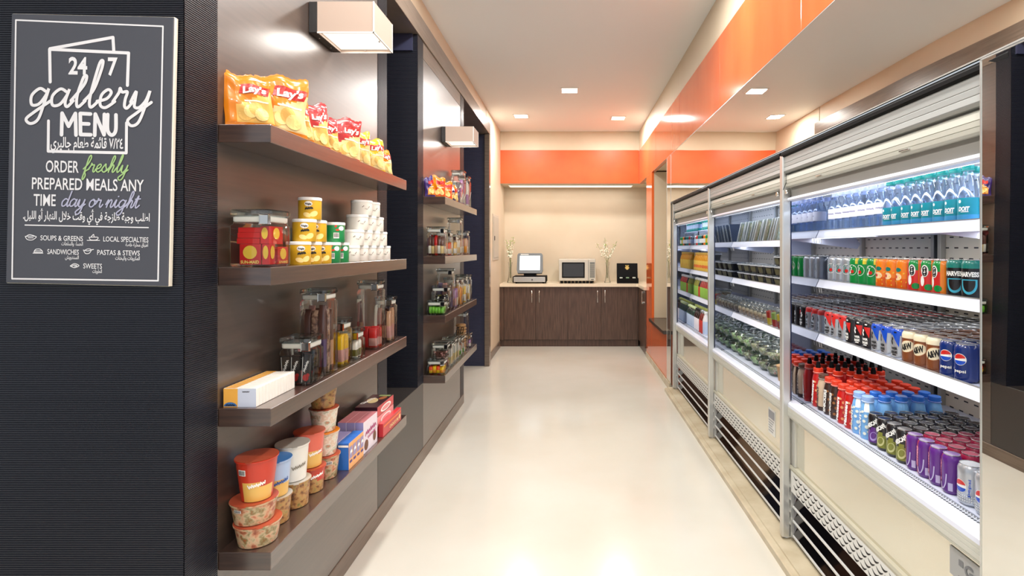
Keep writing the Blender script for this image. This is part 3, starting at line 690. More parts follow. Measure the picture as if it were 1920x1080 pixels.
for i, (x, y, w, h, tk, m1, m2, lab, rz) in enumerate(rows):
    bag('crisp_packet', w, h, tk, m1, m2, BAN, "Lay's", lab, (x, y, SZ[0] + .002), R(rz), 6, GB, seed=i + 3)
rows = [(-.972, 3.690, .075, .14, .04, PRP, ORG, '', 'dark and orange snack packet at the near end of the farther top shelf', 40),
        (-.935, 3.770, .10, .155, .045, ORG, ORR, '', 'orange and red snack packet with raised corner, second on the farther shelf', 20),
        (-.915, 3.865, .11, .14, .045, ORG, ORR, '', 'orange and red snack packet, third on the farther top shelf', 24),
        (-.905, 3.955, .09, .115, .04, CRM, RED, '', 'white and red snack packet before the purple one, farther top shelf', 60),
        (-.905, 4.055, .09, .125, .04, PRP, PRP, '', 'purple snack packet with white print on the farther top shelf', 60),
        (-.905, 4.155, .09, .125, .04, ORG, CRM, '', 'orange and cream snack packet in front of the square jar, farther shelf', 62)]
for i, (x, y, w, h, tk, m1, m2, wd, lab, rz) in enumerate(rows):
    bag('snack_packet', w, h, tk, m1, m2, M_PAPER_W if i in (3, 4) else BAN, wd, lab, (x, y, SZ[0] + .002), R(rz), 6, 'snack packets on the farther top shelf', seed=i + 40, cat='snack packet')

# ------------------------------------------------------------------ square glass jars
def rr(w, d, r, n=4):
    out = []
    for cx, cy, a in ((w / 2 - r, -d / 2 + r, -90), (w / 2 - r, d / 2 - r, 0), (-w / 2 + r, d / 2 - r, 90), (-w / 2 + r, -d / 2 + r, 180)):
        for k in range(n + 1): out.append((cx + r * math.cos(R(a + 90 * k / n)), cy + r * math.sin(R(a + 90 * k / n))))
    return out
def loft(bm, secs, mi=0, bottom=True, top=False):
    """secs: (outline, z)"""
    rings = [[bm.verts.new((x, y, z)) for x, y in ol] for ol, z in secs]
    n = len(rings[0])
    for a, b in zip(rings, rings[1:]):
        for k in range(n):
            f = bm.faces.new((a[k], a[(k + 1) % n], b[(k + 1) % n], b[k])); f.material_index = mi; f.smooth = True
    if bottom: bm.faces.new(list(reversed(rings[0]))).material_index = mi
    if top: bm.faces.new(rings[-1]).material_index = mi
JG = 'square glass jars of snacks'
def jar(w, d, h, x, y, z, label, rz=0.0, g=JG):
    t = thing('glass_jar', label, 'jar', (x, y, z + .0005), rz, g)
    hb = h - .034
    bm = NB(); loft(bm, [(rr(w - .008, d - .008, .012), 0), (rr(w, d, .014), .005), (rr(w, d, .014), hb - .014), (rr(w - .012, d - .012, .012), hb - .006), (rr(w - .014, d - .014, .012), hb)])
    loft(bm, [(rr(w - .012, d - .012, .01), .004), (rr(w - .012, d - .012, .01), .0045)], bottom=True); obj('jar_body', bm, M_GLASS, t, smooth=True)
    bm = NB(); loft(bm, [(rr(w - .016, d - .016, .012), hb - .004), (rr(w - .012, d - .012, .012), hb), (rr(w - .012, d - .012, .012), hb + .012), (rr(w - .02, d - .02, .012), hb + .014)], top=True); obj('seal', bm, M_SEAL, t, smooth=True)
    bm = NB(); loft(bm, [(rr(w - .006, d - .006, .013), hb + .0145), (rr(w, d, .014), hb + .018), (rr(w, d, .014), h - .004), (rr(w - .01, d - .01, .012), h)], top=True); ld = obj('lid', bm, M_GLASSLID, t, smooth=True)
    bm = NB(); box(bm, w / 2 - .03, w / 2 - .004, -.012 - d / 2 + .02, -d / 2 - .001, hb - .01, hb + .018, .002); obj('clasp', bm, M_CHROME, ld)
    return t
def bar(x, y, z, w, tk, h, mats, label, rz=0, tilt=(0, 0), name='snack_bar', cat='snack bar', group='snack bars in the jars'):
    """upright wrapped bar with crimped ends and a printed band"""
    bm = NB(); secs = []
    for q, f in ((0, .15), (.05, .3), (.1, .9), (.5, 1.0), (.9, .9), (.95, .3), (1, .15)): secs.append((rr(w * (1.0 if .06 < q < .94 else 1.04), max(tk * f, .0014), min(.003, tk * f * .45, .0006 + tk * .2), 2), h * q))
    rings = [[bm.verts.new((a, b, zz)) for a, b in ol] for ol, zz in secs]; n = len(rings[0])
    for j in range(len(rings) - 1):
        for k in range(n):
            f = bm.faces.new((rings[j][k], rings[j][(k + 1) % n], rings[j + 1][(k + 1) % n], rings[j + 1][k])); f.smooth = True
            f.material_index = 1 if j in (2,) else 0
    bm.faces.new(list(reversed(rings[0]))); bm.faces.new(rings[-1])
    o = obj(name, bm, mats); o.location = (x, y, z); o.rotation_euler = (tilt[0], tilt[1], rz)
    return tag(o, label, cat, group)
# raisin jar of the near bay
jx, jy, jz = -.930, 1.602, SZ[1]
jar(.122, .122, .168, jx, jy, jz, 'square glass jar of red raisin boxes on the near second shelf')
RAI = mat('raisin_red', (206, 34, 30), .38, coat=.3); RYE = mat('raisin_yellow', (244, 208, 72), .45); RYT = mat('raisin_lettering', (250, 226, 120), .45)
def raisin_box(x, y, z, w, d, h, label, front=True, rz=0, word=True):
    bm = NB(); box(bm, -w / 2, w / 2, -d / 2, d / 2, 0, h, .0008); o = obj('raisin_box', bm, RAI); o.location = (x, y, z); o.rotation_euler = (0, 0, rz); tag(o, label, 'raisin box', 'red raisin boxes in the jar')
    s = s_plane((0, -d / 2 - .0002, 0), (1, 0, 0), (0, 0, 1)); s2 = s_plane((w / 2 + .0002, 0, 0), (0, 1, 0), (0, 0, 1))
    if front:
        bm = NB(); d_ellipse(bm, s, 0, h * .60, min(w * .36, h * .34), h * .33); d_ellipse(bm, s2, 0, h * .60, min(d * .36, h * .34), h * .33); obj('sun_disc', bm, RYE, o)
        if word:
            bm = NB(); d_text(bm, s, 'SUN-MAID', 0, h * .13, h * .15, width=w * .86, bold=.03); d_text(bm, s2, 'SUN-MAID', 0, h * .13, h * .14, width=d * .86, bold=.03); obj('lettering', bm, RYT, o)
    else:
        bm = NB(); d_text(bm, s2, 'SUN-MAID', 0, h * .5, h * .34, width=d * .7, bold=.03); obj('lettering', bm, RYT, o)
    return o
raisin_box(jx - .006, jy - .030, jz + .007, .062, .030, .060, 'upright red raisin box with yellow disc at the front of the jar')
raisin_box(jx + .040, jy - .0305, jz + .007, .022, .030, .060, 'slim red raisin box beside the front box, against the jar corner', word=False)
raisin_box(jx + .010, jy + .024, jz + .007, .086, .056, .052, 'red raisin box standing behind the front pair in the jar')
for k, (zz, hh) in enumerate(((.0675, .016), (.084, .016), (.1005, .015))):
    raisin_box(jx - .012, jy - .006 + .003 * k, jz + zz + (.0005 if k else .0), .066, .078, hh, 'red raisin box lying flat in the jar, %s of the three flat ones' % ['lowest', 'middle', 'topmost'][k], front=False)
raisin_box(jx + .037, jy - .008, jz + .0675, .026, .074, .052, 'tall red raisin box with its disc to the aisle, above the slim box', word=False)

# snack tubs
def tub(r, h, body, cap, name, label, cat, group, x, y, z, rz, decor):
    bm = NB(); lathe(bm, [(r * .97, 0), (r, .002), (r, h - .010), (r * .98, h - .008)], 30); o = obj(name, bm, body, smooth=True); o.location = (x, y, z); o.rotation_euler = (0, 0, rz); tag(o, label, cat, group)
    bm = NB(); lathe(bm, [(r * 1.0, h - .011), (r * 1.035, h - .010), (r * 1.035, h - .002), (r * .98, h), (r * .9, h - .001)], 30); obj('lid', bm, cap, o, smooth=True)
    decor(o, s_cyl(r), h); return o
TY = mat('tub_yellow', (208, 164, 30), .35, coat=.3); TG = mat('tub_green', (22, 132, 70), .35, coat=.3); TW = mat('tub_white', (226, 224, 214), .4)
def dec_crisp(o, s, h):
    bm = NB(); d_ellipse(bm, s, 0, h * .70, .0125, h * .115); obj('emblem', bm, M_PAPER_W, o)
    bm = NB(); d_text(bm, s, 'Pringles', 0, h * .70, h * .085, off=.0014, width=.019, bold=.04); d_text(bm, s, '~cheese', .002, h * .5, h * .13, width=.024, bold=.04, rot=8); obj('lettering', bm, M_INK, o)
    bm = NB(); d_ellipse(bm, s, .018, h * .25, .014, h * .12, rot=25); d_ellipse(bm, s, -.004, h * .2, .013, h * .10, rot=-20, off=.0009); obj('crisps_print', bm, mat('crisp_pale', (240, 212, 136)), o)
def dec_green(o, s, h):
    bm = NB(); d_ellipse(bm, s, .016, h * .70, .0115, h * .115); d_rect(bm, s, -.014, .006, h * .2, h * .48); obj('emblem', bm, M_PAPER_W, o)
    bm = NB(); [d_rect(bm, s, -.012 + .0022 * k, -.0108 + .0022 * k, h * .25, h * .46, off=.0012, nu=1) for k in range(8)]; obj('barcode', bm, M_INK, o)
    bm = NB(); d_ellipse(bm, s, -.006, h * .8, .005, h * .05, rot=40); d_ellipse(bm, s, .0, h * .62, .007, h * .05); obj('leaf_print', bm, mat('tub_red_print', (206, 60, 40), .4), o)
def dec_white(o, s, h):
    bm = NB()
    for u, v in ((-.012, .55), (-.008, .6), (.014, .5), (.018, .57)): d_ellipse(bm, s, u, h * v, .0022, .0022)
    d_text(bm, s, 'Pringles', .004, h * .42, h * .07, width=.014); obj('print', bm, mat('tub_grey_print', (128, 116, 108), .5), o)
H = .0775; GY = 'stacked snack tubs on the near second shelf'; DX = R(38)
for k, (y, lev, lab) in enumerate(((1.800, 0, 'yellow snack tub beside the raisin jar, bottom of its pyramid'), (1.878, 0, 'yellow snack tub, middle one of the bottom yellow three'), (1.956, 0, 'yellow snack tub in the bottom tier, next to the green tubs'),
        (1.839, 1, 'yellow snack tub, nearer of two in the middle tier'), (1.917, 1, 'yellow snack tub in the middle tier next to the green one'), (1.878, 2, 'yellow snack tub alone on top of the pyramid'))):
    tub(.0375, H - .0006, TY, M_PLASTIC_W, 'snack_tub', lab, 'snack tub', GY, -.918, y, SZ[1] + .0003 + H * lev, DX - R(4 * k), dec_crisp)
for k, (y, lev, lab) in enumerate(((2.034, 0, 'green snack tub in the bottom tier, next to the yellow tubs'), (2.112, 0, 'green snack tub in the bottom tier, next to the white tubs'), (2.073, 1, 'green snack tub standing on top of the two other green ones'))):
    tub(.0375, H - .0006, TG, M_PLASTIC_W, 'snack_tub', lab, 'snack tub', GY, -.918, y, SZ[1] + .0003 + H * lev, R(40), dec_green)
H2 = .0665; tier = ['bottom', 'second', 'third', 'top']
for lev, n in enumerate((5, 4, 3, 2)):
    for k in range(n):
        y = 2.218 + .095 * k + .0475 * (lev if lev < 3 else 3)
        tub(.0445, H2 - .0006, TW, M_PLASTIC_W, 'dip_tub', 'white tub in the %s tier of the white pyramid, %s from the green tubs' % (tier[lev], ORD[k]), 'snack tub', 'white tubs stacked on the near second shelf', -.925, y, SZ[1] + .0003 + H2 * lev, R(42), dec_white)

# third shelf: cartons, then jars
CW = mat('carton_white', (240, 238, 230), .45); CO = mat('carton_orange', (240, 178, 78), .45); CB = mat('carton_pale_blue', (206, 214, 232), .45)
for k in range(13):
    y = 1.540 + .0166 * k
    bm = NB(); box(bm, -.0475, .0475, 0, .0150, 0, .054, .0010); o = obj('snack_carton', bm, CW); o.location = (-.955, y, SZ[2] + .0004)
    tag(o, 'thin white carton in the row at the shelf end, %s from the camera' % ORD[k], 'carton', 'thin cartons on the near third shelf')
    s = s_plane((0, -.0002, 0), (1, 0, 0), (0, 0, 1)); sT = s_plane((0, 0, .0542), (1, 0, 0), (0, 1, 0))
    bm = NB(); d_rect(bm, sT, -.044, -.012, .001, .0140); d_rect(bm, s, -.047, -.006, .0, .0535); obj('orange_print', bm, CO, o)
    if k == 0:
        bm = NB(); d_rect(bm, s, -.006, .047, 0, .0535); obj('blue_print', bm, CB, o)
        bm = NB(); d_ellipse(bm, s, -.027, .002, .019, .012, off=.001, a0=0, a1=180); obj('blue_arc', bm, mat('carton_blue', (66, 116, 176), .45), o)
        bm = NB(); d_text(bm, s, '~raisin', -.027, .006, .006, off=.0016, width=.026); d_text(bm, s, '~natural', .018, .044, .004, width=.02); obj('lettering', bm, M_INK, o)
BLK = mat('wrapper_black', (30, 24, 24), .28, coat=.4); BRN = mat('wrapper_brown', (88, 52, 42), .3, coat=.4); TAN = mat('wrapper_tan', (196, 152, 118), .3, coat=.4); PNK = mat('wrapper_pink', (204, 150, 142), .3, coat=.4)
RDW = mat('wrapper_red', (190, 34, 32), .28, coat=.4); YLW = mat('wrapper_yellow', (232, 188, 22), .28, coat=.4); GRW = mat('wrapper_green', (116, 190, 60), .3, coat=.3); LIL = mat('wrapper_lilac', (176, 130, 176), .3, coat=.3)
ORW = mat('wrapper_orange', (226, 146, 44), .3, coat=.3); WHW = mat('wrapper_white', (236, 232, 222), .3, coat=.3); PUW = mat('wrapper_purple', (86, 62, 110), .3, coat=.3); OLV = mat('wrapper_olive', (110, 104, 40), .3)
CHO = print_mat('chocolate_print', [(60, 36, 32), (120, 80, 62), (214, 178, 150), (84, 50, 44)], 55)
def jar_bars(w, d, h, x, y, z, label, cols, nx, ny, frac, what, rz=0, g=JG):
    jar(w, d, h, x, y, z, label, rz, g); k = 0; rnd = random.Random(int(y * 1000) + int(z * 100))
    for j in range(ny):
        for i in range(nx):
            bw = (w - .026) / nx - .002; bt = (d - .026) / ny - .003
            m1, m2, cname = cols[k % len(cols)]
            bar(x + ((i + .5) / nx - .5) * (w - .024), y + ((j + .5) / ny - .5) * (d - .024), z + .007, bw, bt, (h - .048) * frac * rnd.uniform(.88, 1.0), [m1, m2],
                '%s in %s, %s row, %s from the wall' % (cname, what, ORD[j], ORD[i])); k += 1
z = SZ[2]
jar(.108, .108, .160, -.922, 1.830, z, 'squat glass jar of black cherry packets behind the white cartons')
for k, (px, py, rzz, tl) in enumerate(((-.034, -.030, 6, -9), (-.002, -.038, -3, 4), (.032, -.034, -8, 8), (-.012, .004, 4, 0), (.022, .010, -4, 0))):
    w_ = .03; bm = NB(); box(bm, -w_ / 2, w_ / 2, -.005, .005, 0, .088 + .004 * k, .0018); o = obj('cherry_packet', bm, BLK); o.location = (-.922 + px, 1.830 + py, z + .008); o.rotation_euler = (0, R(tl * .35), R(rzz))
    tag(o, 'black packet with a red cherry print in the squat jar, %s' % ['nearest the wall', 'front middle', 'front corner by the aisle', 'behind on the wall side', 'behind on the aisle side'][k], 'packet', 'black packets in the squat jar')
    s = s_plane((0, -.0053, 0), (1, 0, 0), (0, 0, 1)); bm = NB(); d_ellipse(bm, s, 0, .016, .011, .011); d_ellipse(bm, s, .008, .026, .006, .006); obj('cherry_print', bm, RDW, o)
    bm = NB(); d_text(bm, s, '~cherry', 0, .055, .010, rot=70, width=.04, bold=.03); d_rect(bm, s, -w_ / 2 + .001, -w_ / 2 + .003, 0, .085, nu=1); obj('lettering', bm, M_PAPER_W, o)
bm = NB(); box(bm, -.02, .02, -.004, .004, 0, .03, .001); o = obj('cherry_card', bm, RDW); o.location = (-.915, 1.83, z + .1045); tag(o, 'small red card lying upright above the black packets in the jar', 'card')
jar_bars(.100, .105, .312, -.922, 1.955, z, 'tallest near jar, full of long brown and beige bars', [(BRN, TAN, 'brown bar'), (CHO, CHO, 'speckled brown bar'), (BRN, PUW, 'brown and purple bar'), (PNK, WHW, 'pink and white bar')], 3, 3, .97, 'the tall bar jar')
jar_bars(.088, .092, .185, -.915, 2.095, z, 'small glass jar of yellow nut packets between two taller jars', [(YLW, YLW, 'yellow packet'), (YLW, PNK, 'yellow and pink packet')], 2, 2, .95, 'the yellow packet jar')
jar_bars(.085, .085, .128, -.912, 2.225, z, 'lowest small jar of olive and white sweets, in front of the half-empty tall jar', [(OLV, YLW, 'olive bar'), (WHW, OLV, 'white bar')], 2, 2, .9, 'the lowest jar')
jar_bars(.100, .105, .312, -.920, 2.460, z, 'tall mostly empty glass jar with red packets at its bottom', [(RDW, RDW, 'red packet'), (RDW, PNK, 'red and pink packet')], 2, 3, .36, 'the mostly empty jar')
jar_bars(.090, .095, .222, -.915, 2.640, z, 'medium glass jar of reddish bars, last on the near third shelf', [(PNK, RDW, 'pink and red bar'), (BRN, TAN, 'brown bar'), (TAN, PNK, 'tan bar')], 3, 2, .92, 'the last jar')

# ------------------------------------------------------------------ bottom shelf: noodle cups and boxes
NO1 = print_mat('noodle_print', [(140, 62, 42), (196, 122, 82), (214, 188, 154), (104, 112, 56), (176, 84, 56)], 46)
NO2 = print_mat('noodle_print_dark', [(60, 38, 30), (150, 96, 52), (206, 160, 96), (96, 110, 56)], 60)
NO3 = print_mat('noodle_print_pale', [(232, 220, 200), (206, 170, 140), (244, 240, 230), (150, 160, 120), (214, 120, 100)], 42)
CRD = mat('cup_red', (196, 54, 32), .35, coat=.3); CUW = mat('cup_white', (232, 230, 222), .35, coat=.3); CUB = mat('cup_pale_blue', (168, 192, 226), .35, coat=.3)
FOR = mat('foil_orange_red', (176, 80, 54), .3, metal=.25); FOW = mat('foil_silver', (196, 192, 182), .3, metal=.4); FOB = mat('foil_blue', (70, 126, 190), .3, metal=.25); FOBR = mat('foil_brown', (104, 56, 44), .3, metal=.2)
def cup(rb, rt, h, mats, fn, foil, label, x, y, z, rz, word, wmat, wv=.42, bar_u=None, group='instant noodle cups on the bottom shelf'):
    pr = [(rb * .9, 0, 0), (rb, .002, 0)] + [(rb + (rt - rb) * q / 8, .002 + (h - .008) * q / 8, 0) for q in range(1, 9)] + [(rt + .003, h - .006, 1), (rt + .0035, h - .002, 1), (rt + .001, h - .0012, 1)]
    bm = NB(); lathe(bm, pr, 36, fn=fn); o = obj('noodle_cup', bm, mats, smooth=True); o.location = (x, y, z + .0004); o.rotation_euler = (0, 0, rz); tag(o, label, 'noodle cup', group)
    bm = NB(); lathe(bm, [(rt + .002, h - .0011), (rt + .003, h - .0003), (rt + .001, h)], 36); box(bm, -.008, .008, -rt - .009, -rt + .002, h - .0012, h - .0004); obj('foil_lid', bm, foil, o, smooth=True)
    s = s_cyl(lambda v: rb + (rt - rb) * max(0, min(1, (v - .002) / (h - .008))))
    if word:
        bm = NB(); d_text(bm, s, word, .016, h * wv, .012, rot=10, width=.045, bold=.04, off=.0016); obj('lettering', bm, wmat, o)
    if bar_u is not None:
        bm = NB(); d_rect(bm, s, bar_u - .012, bar_u + .012, h * .66, h * .80, off=.0009); bl = obj('barcode_patch', bm, M_PAPER_W, o)
        bm = NB(); [d_rect(bm, s, bar_u - .010 + .0026 * k, bar_u - .0085 + .0026 * k, h * .675, h * .785, off=.0014, nu=1) for k in range(8)]; obj('barcode', bm, M_INK, bl)
    return o
def f_low(a, z): return None
def half(h, m, v=.42, a0=-30, a1=80):
    return lambda a, z: (2 if (z < h * v + .1 * h * math.sin(R((a + 60) * 2)) and ((a if a < 180 else a - 360) > a0 and (a if a < 180 else a - 360) < a1)) else None)
z4 = SZ[3]; AL = R(34)
BW = (.052, .061, .064)
def bowl(x, y, z, m, foil, label, rz=AL, h=.064, r=(.052, .061), bar_u=None): return cup(r[0], r[1], h, [m, m, m], None, foil, label, x, y, z, rz, '', None, bar_u=bar_u)
def tallcup(x, y, z, m, low, foil, label, word, wm, h=.124, r=(.041, .055), bar_u=None, rz=AL): return cup(r[0], r[1], h, [m, m, low], half(h, 2), foil, label, x, y, z, rz, word, wm, bar_u=bar_u)
bowl(-.932, 1.590, z4, NO1, FOR, 'shrink-wrapped noodle bowl at the bottom of the nearest stack')
bowl(-.943, 1.590, z4 + .0645, NO1, FOR, 'shrink-wrapped orange noodle bowl in the middle of the nearest stack', rz=R(5), bar_u=-.02)
tallcup(-.935, 1.590, z4 + .129, CRD, GLD, FOR, 'tall red noodle cup on top of the nearest stack', '~noodles', M_PAPER_W, bar_u=-.024, rz=R(10))
bowl(-.945, 1.703, z4, NO2, FOW, 'white-lidded noodle bowl under the pale blue cup', h=.085, r=(.041, .048))
tallcup(-.945, 1.703, z4 + .0855, CUB, GLD, FOB, 'tall pale blue noodle cup, second stack from the camera', '~noodles', mat('cup_blue_print', (50, 88, 160), .4), h=.116, r=(.038, .0475))
bowl(-.940, 1.812, z4, NO2, FOW, 'dark printed noodle bowl under the tall white cup', h=.088, r=(.044, .0505))
tallcup(-.945, 1.812, z4 + .0885, CUW, CUW, FOW, 'tall white noodle cup, third stack from the camera', '~noodles', mat('cup_grey_print', (140, 134, 122), .4), h=.122, r=(.042, .0505))
cup(.042, .049, .088, [CRD, CRD, NO2], half(.088, 2, .5, -180, 180), FOR, 'short red noodle cup under the second tall red cup', -.938, 1.922, z4, AL, '~noodles', M_PAPER_W, .7)
tallcup(-.942, 1.9235, z4 + .0885, mat('cup_coral', (222, 104, 84), .35, coat=.3), GLD, FOR, 'tall coral red noodle cup, fourth stack from the camera', '~noodles', M_PAPER_W, h=.126, r=(.040, .0495))
LV = ['lowest', 'second', 'third', 'topmost']
for k in range(4):
    bowl(-.935 - .003 * k, 2.034, z4 + .0885 * k, [NO1, NO3, NO3, NO2][k], [FOR, ORG, FOR, FOBR][k], '%s noodle cup of the four-high stack beside the biscuit boxes' % LV[k], h=.088, r=(.040, .0500), bar_u=.004 if k == 0 else None)
def carton(name, x0, x1, y0, y1, z0, z1, mats, label, cat, fn=None, group=None):
    bm = NB(); box(bm, x0, x1, y0, y1, z0, z1, .0008)
    for f in bm.faces:
        n = f.normal if f.normal.length else Vector((0, 0, 1)); f.normal_update(); n = f.normal
        f.material_index = 0
        if n.x > .7: f.material_index = 1
        if n.z > .7: f.material_index = 2
    o = obj(name, bm, mats); tag(o, label, cat, group); return o
BBL = mat('biscuit_blue', (46, 108, 190), .38, coat=.3); BOR = mat('biscuit_orange', (236, 172, 110), .4); BPU = mat('biscuit_lilac', (150, 140, 180), .4); BWH = mat('biscuit_white', (226, 216, 224), .4); BMG = mat('biscuit_mauve', (170, 104, 110), .4)
GBX = 'biscuit boxes on the bottom shelf'
for k in range(4):
    y0 = 2.088 + .037 * k
    o = carton('biscuit_box', -.912, -.868, y0, y0 + .0362, z4 + .0004, z4 + .106, [BBL, BOR, BBL], 'blue and orange biscuit box, %s of four in the nearest biscuit row' % ['first', 'second', 'third', 'last'][k], 'biscuit box', group=GBX)
    s = s_plane((-.8678, y0 + .018, z4 + .055), (0, 1, 0), (0, 0, 1)); bm = NB(); d_rect(bm, s, -.016, .014, -.012, .034); d_rect(bm, s, -.012, .012, -.03, -.02, 1); obj('panel_print', bm, [BPU, mat('biscuit_purple', (74, 52, 122), .4)], o)
    bm = NB(); d_text(bm, s, '~lu', 0, .014, .016, width=.018, bold=.04, off=.0016); obj('lettering', bm, M_PAPER_W, o)
    if k == 0:
        s = s_plane((-.89, y0 - .0002, z4 + .09), (1, 0, 0), (0, 0, 1)); bm = NB(); d_rect(bm, s, -.02, .02, 0, .008); obj('white_stripe', bm, M_PAPER_W, o)
carton('biscuit_box', -1.002, -.918, 2.100, 2.232, z4 + .0004, z4 + .104, [BPU, BWH, BPU], 'lilac biscuit box between the wall and the blue boxes', 'biscuit box', group=GBX)
for k in range(3):
    x1 = -.872 - .0365 * k
    o = carton('biscuit_box', x1 - .036, x1, 2.245, 2.405, z4 + .0004, z4 + .136, [BPU, BWH, BMG], '%s white and mauve biscuit box, behind the blue boxes' % ['aisle-side', 'middle', 'wall-side'][k], 'biscuit box', group=GBX)
    if k == 0:
        s = s_plane((x1 + .0002, 2.325, z4), (0, 1, 0), (0, 0, 1)); bm = NB(); d_text(bm, s, '~kinder', .0, .085, .022, width=.12, bold=.05, rot=4); d_text(bm, s, '~biscuit', .01, .062, .014, width=.09, bold=.04, rot=4); obj('lettering', bm, mat('biscuit_magenta', (176, 40, 110), .4), o)
        bm = NB(); d_ellipse(bm, s, -.05, .032, .022, .022); d_ellipse(bm, s, .045, .04, .018, .022); obj('cookie_print', bm, mat('cookie_brown', (112, 72, 52), .5), o)
        s = s_plane((x1 - .018, 2.2448, z4), (1, 0, 0), (0, 0, 1)); bm = NB(); d_rect(bm, s, -.017, .017, .03, .085); obj('end_print', bm, mat('biscuit_grey_lilac', (126, 124, 158), .4), o)
CPD = mat('choco_dark', (58, 24, 34), .36, coat=.3); CPR = mat('choco_red', (196, 52, 58), .36, coat=.3); CPT = mat('choco_lettering', (228, 196, 140), .4); CPP = mat('choco_pink', (226, 150, 150), .4)
for k in range(3):
    z0 = z4 + .0004 + .0462 * k
    o = carton('pie_box', -.992, -.888, 2.452, 2.672, z0, z0 + .0455, [CPD, CPR if k != 1 else CPP, CPD], 'dark red chocolate pie box, %s of the stack of three' % ['lowest', 'middle', 'topmost'][k], 'pie box', group='chocolate pie boxes on the bottom shelf')
    s = s_plane((-.94, 2.4518, z0), (1, 0, 0), (0, 0, 1)); bm = NB(); d_text(bm, s, 'CHOCO PIE', 0.0, .012, .013, width=.094, bold=.05); obj('lettering', bm, CPT, o)
    s = s_plane((-.8878, 2.562, z0 + .023), (0, 1, 0), (0, 0, 1)); bm = NB(); d_ellipse(bm, s, 0, -.004, .07, .016); d_ellipse(bm, s, 0, -.004, .055, .010, 1, .0012); obj('pie_print', bm, [M_PAPER_W, CPP], o)
    if k == 2:
        s = s_plane((-.94, 2.562, z0 + .0457), (1, 0, 0), (0, 1, 0)); bm = NB(); d_ellipse(bm, s, -.012, .0, .026, .045, 0, rot=15); d_ellipse(bm, s, .022, .045, .016, .03, 1, .0009, rot=-10); d_rect(bm, s, -.01, .045, .075, .1, 2); obj('cake_print', bm, [mat('cake_cream', (226, 206, 150), .5), mat('cake_brown', (170, 104, 60), .5), mat('cake_green', (150, 170, 110), .5)], o)
        bm = NB(); d_text(bm, s, 'Choco Pie', -.03, -.01, .018, rot=76, width=.11, bold=.05, off=.0016); obj('top_lettering', bm, M_PAPER_W, o)
o = carton('wafer_box', -.884, -.862, 2.452, 2.712, z4 + .0004, z4 + .062, [CPR, CPR, CPR], 'flat red wafer box at the shelf edge in front of the pie boxes', 'wafer box')
s = s_plane((-.8618, 2.58, z4 + .03), (0, 1, 0), (0, 0, 1)); bm = NB(); d_rect(bm, s, -.12, .12, .012, .02); obj('stripe', bm, mat('wafer_orange', (236, 120, 60), .4), o)
bm = NB(); d_text(bm, s, 'CHOCO PIE', .02, -.008, .014, width=.13, bold=.05); d_ellipse(bm, s, .105, -.004, .014, .012); obj('lettering', bm, CPT, o)

# ------------------------------------------------------------------ jars of the farther bay
F = 'square glass jars in the farther bay'
def heap_jar(w, d, h, x, y, z, label, m, frac, name='sweets', n=70, r=.006):
    jar(w, d, h, x, y, z, label, 0, F); rnd = random.Random(int(x * -1000 + y * 100 + z * 10)); bm = NB()
    hh = (h - .05) * frac
    for _ in range(n):
        side = rnd.random()
        px, py = rnd.uniform(-1, 1) * (w / 2 - .012 - r), rnd.uniform(-1, 1) * (d / 2 - .012 - r)
        if side < .4: py = -(d / 2 - .010 - r)
        elif side < .75: px = (w / 2 - .010 - r)
        b3 = NB(); bmesh.ops.create_icosphere(b3, subdivisions=1, radius=r * rnd.uniform(.8, 1.15)); k = rnd.randrange(len(m)); join(bm, b3, k, Matrix.Translation((px, py, .012 + r + rnd.random() * (hh - 2 * r))))
    box(bm, -w / 2 + .026, w / 2 - .026, -d / 2 + .026, d / 2 - .026, .008, hh, 0, 0)
    o = obj(name, bm, m); o.location = (x, y, z); o['kind'] = 'stuff'; o['label'] = 'loose sweets filling a square jar'
P1 = [(WHW, TAN, 'white bar'), (PNK, WHW, 'pink bar'), (LIL, WHW, 'lilac bar')]
z = SZ[0]
jar_bars(.11, .11, .172, -.930, 4.290, z, 'squarer front jar on the farther top shelf, behind the orange packet', [(PUW, PUW, 'purple bar'), (LIL, WHW, 'lilac bar')], 3, 2, .85, 'the front top jar', g=F)
jar_bars(.11, .11, .292, -.935, 4.450, z, 'tallest jar on the farther top shelf, in its middle', P1, 3, 2, .9, 'the tallest top jar', g=F)
jar_bars(.10, .11, .270, -.925, 4.640, z, 'tall jar at the far end of the farther top shelf', [(ORW, WHW, 'orange bar'), (LIL, WHW, 'lilac bar'), (WHW, LIL, 'white bar')], 3, 2, .95, 'the last top jar', g=F)
z = SZ[1]
jar_bars(.128, .12, .205, -.930, 3.720, z, 'wide jar of brown wrapped bars, first on the farther second shelf', [(BRN, WHW, 'brown and cream bar'), (BRN, CRM, 'dark brown bar'), (RDW, TAN, 'reddish bar')], 5, 2, .92, 'the wide brown jar', g=F)
jar_bars(.11, .11, .186, -.925, 3.920, z, 'jar with rust and lilac packets, second on the farther second shelf', [(LIL, WHW, 'lilac packet'), (ORR, WHW, 'rust packet')], 2, 2, .72, 'the rust and lilac jar', g=F)
jar_bars(.10, .10, .160, -.915, 4.095, z, 'low jar of pale sticks before the tallest second-shelf jar', [(WHW, GLD, 'pale stick'), (GLD, WHW, 'cream stick')], 4, 2, .9, 'the pale stick jar', g=F)
jar_bars(.11, .11, .300, -.930, 4.290, z, 'tallest jar of the farther second shelf, half empty', [(WHW, GLD, 'pale bar'), (TAN, WHW, 'tan bar')], 3, 2, .5, 'the half empty jar', g=F)
jar_bars(.10, .10, .205, -.920, 4.560, z, 'jar of orange and pale bars, last on the farther second shelf', [(TAN, ORW, 'tan bar'), (PNK, WHW, 'pink bar')], 3, 2, .9, 'the last second-shelf jar', g=F)
z = SZ[2]
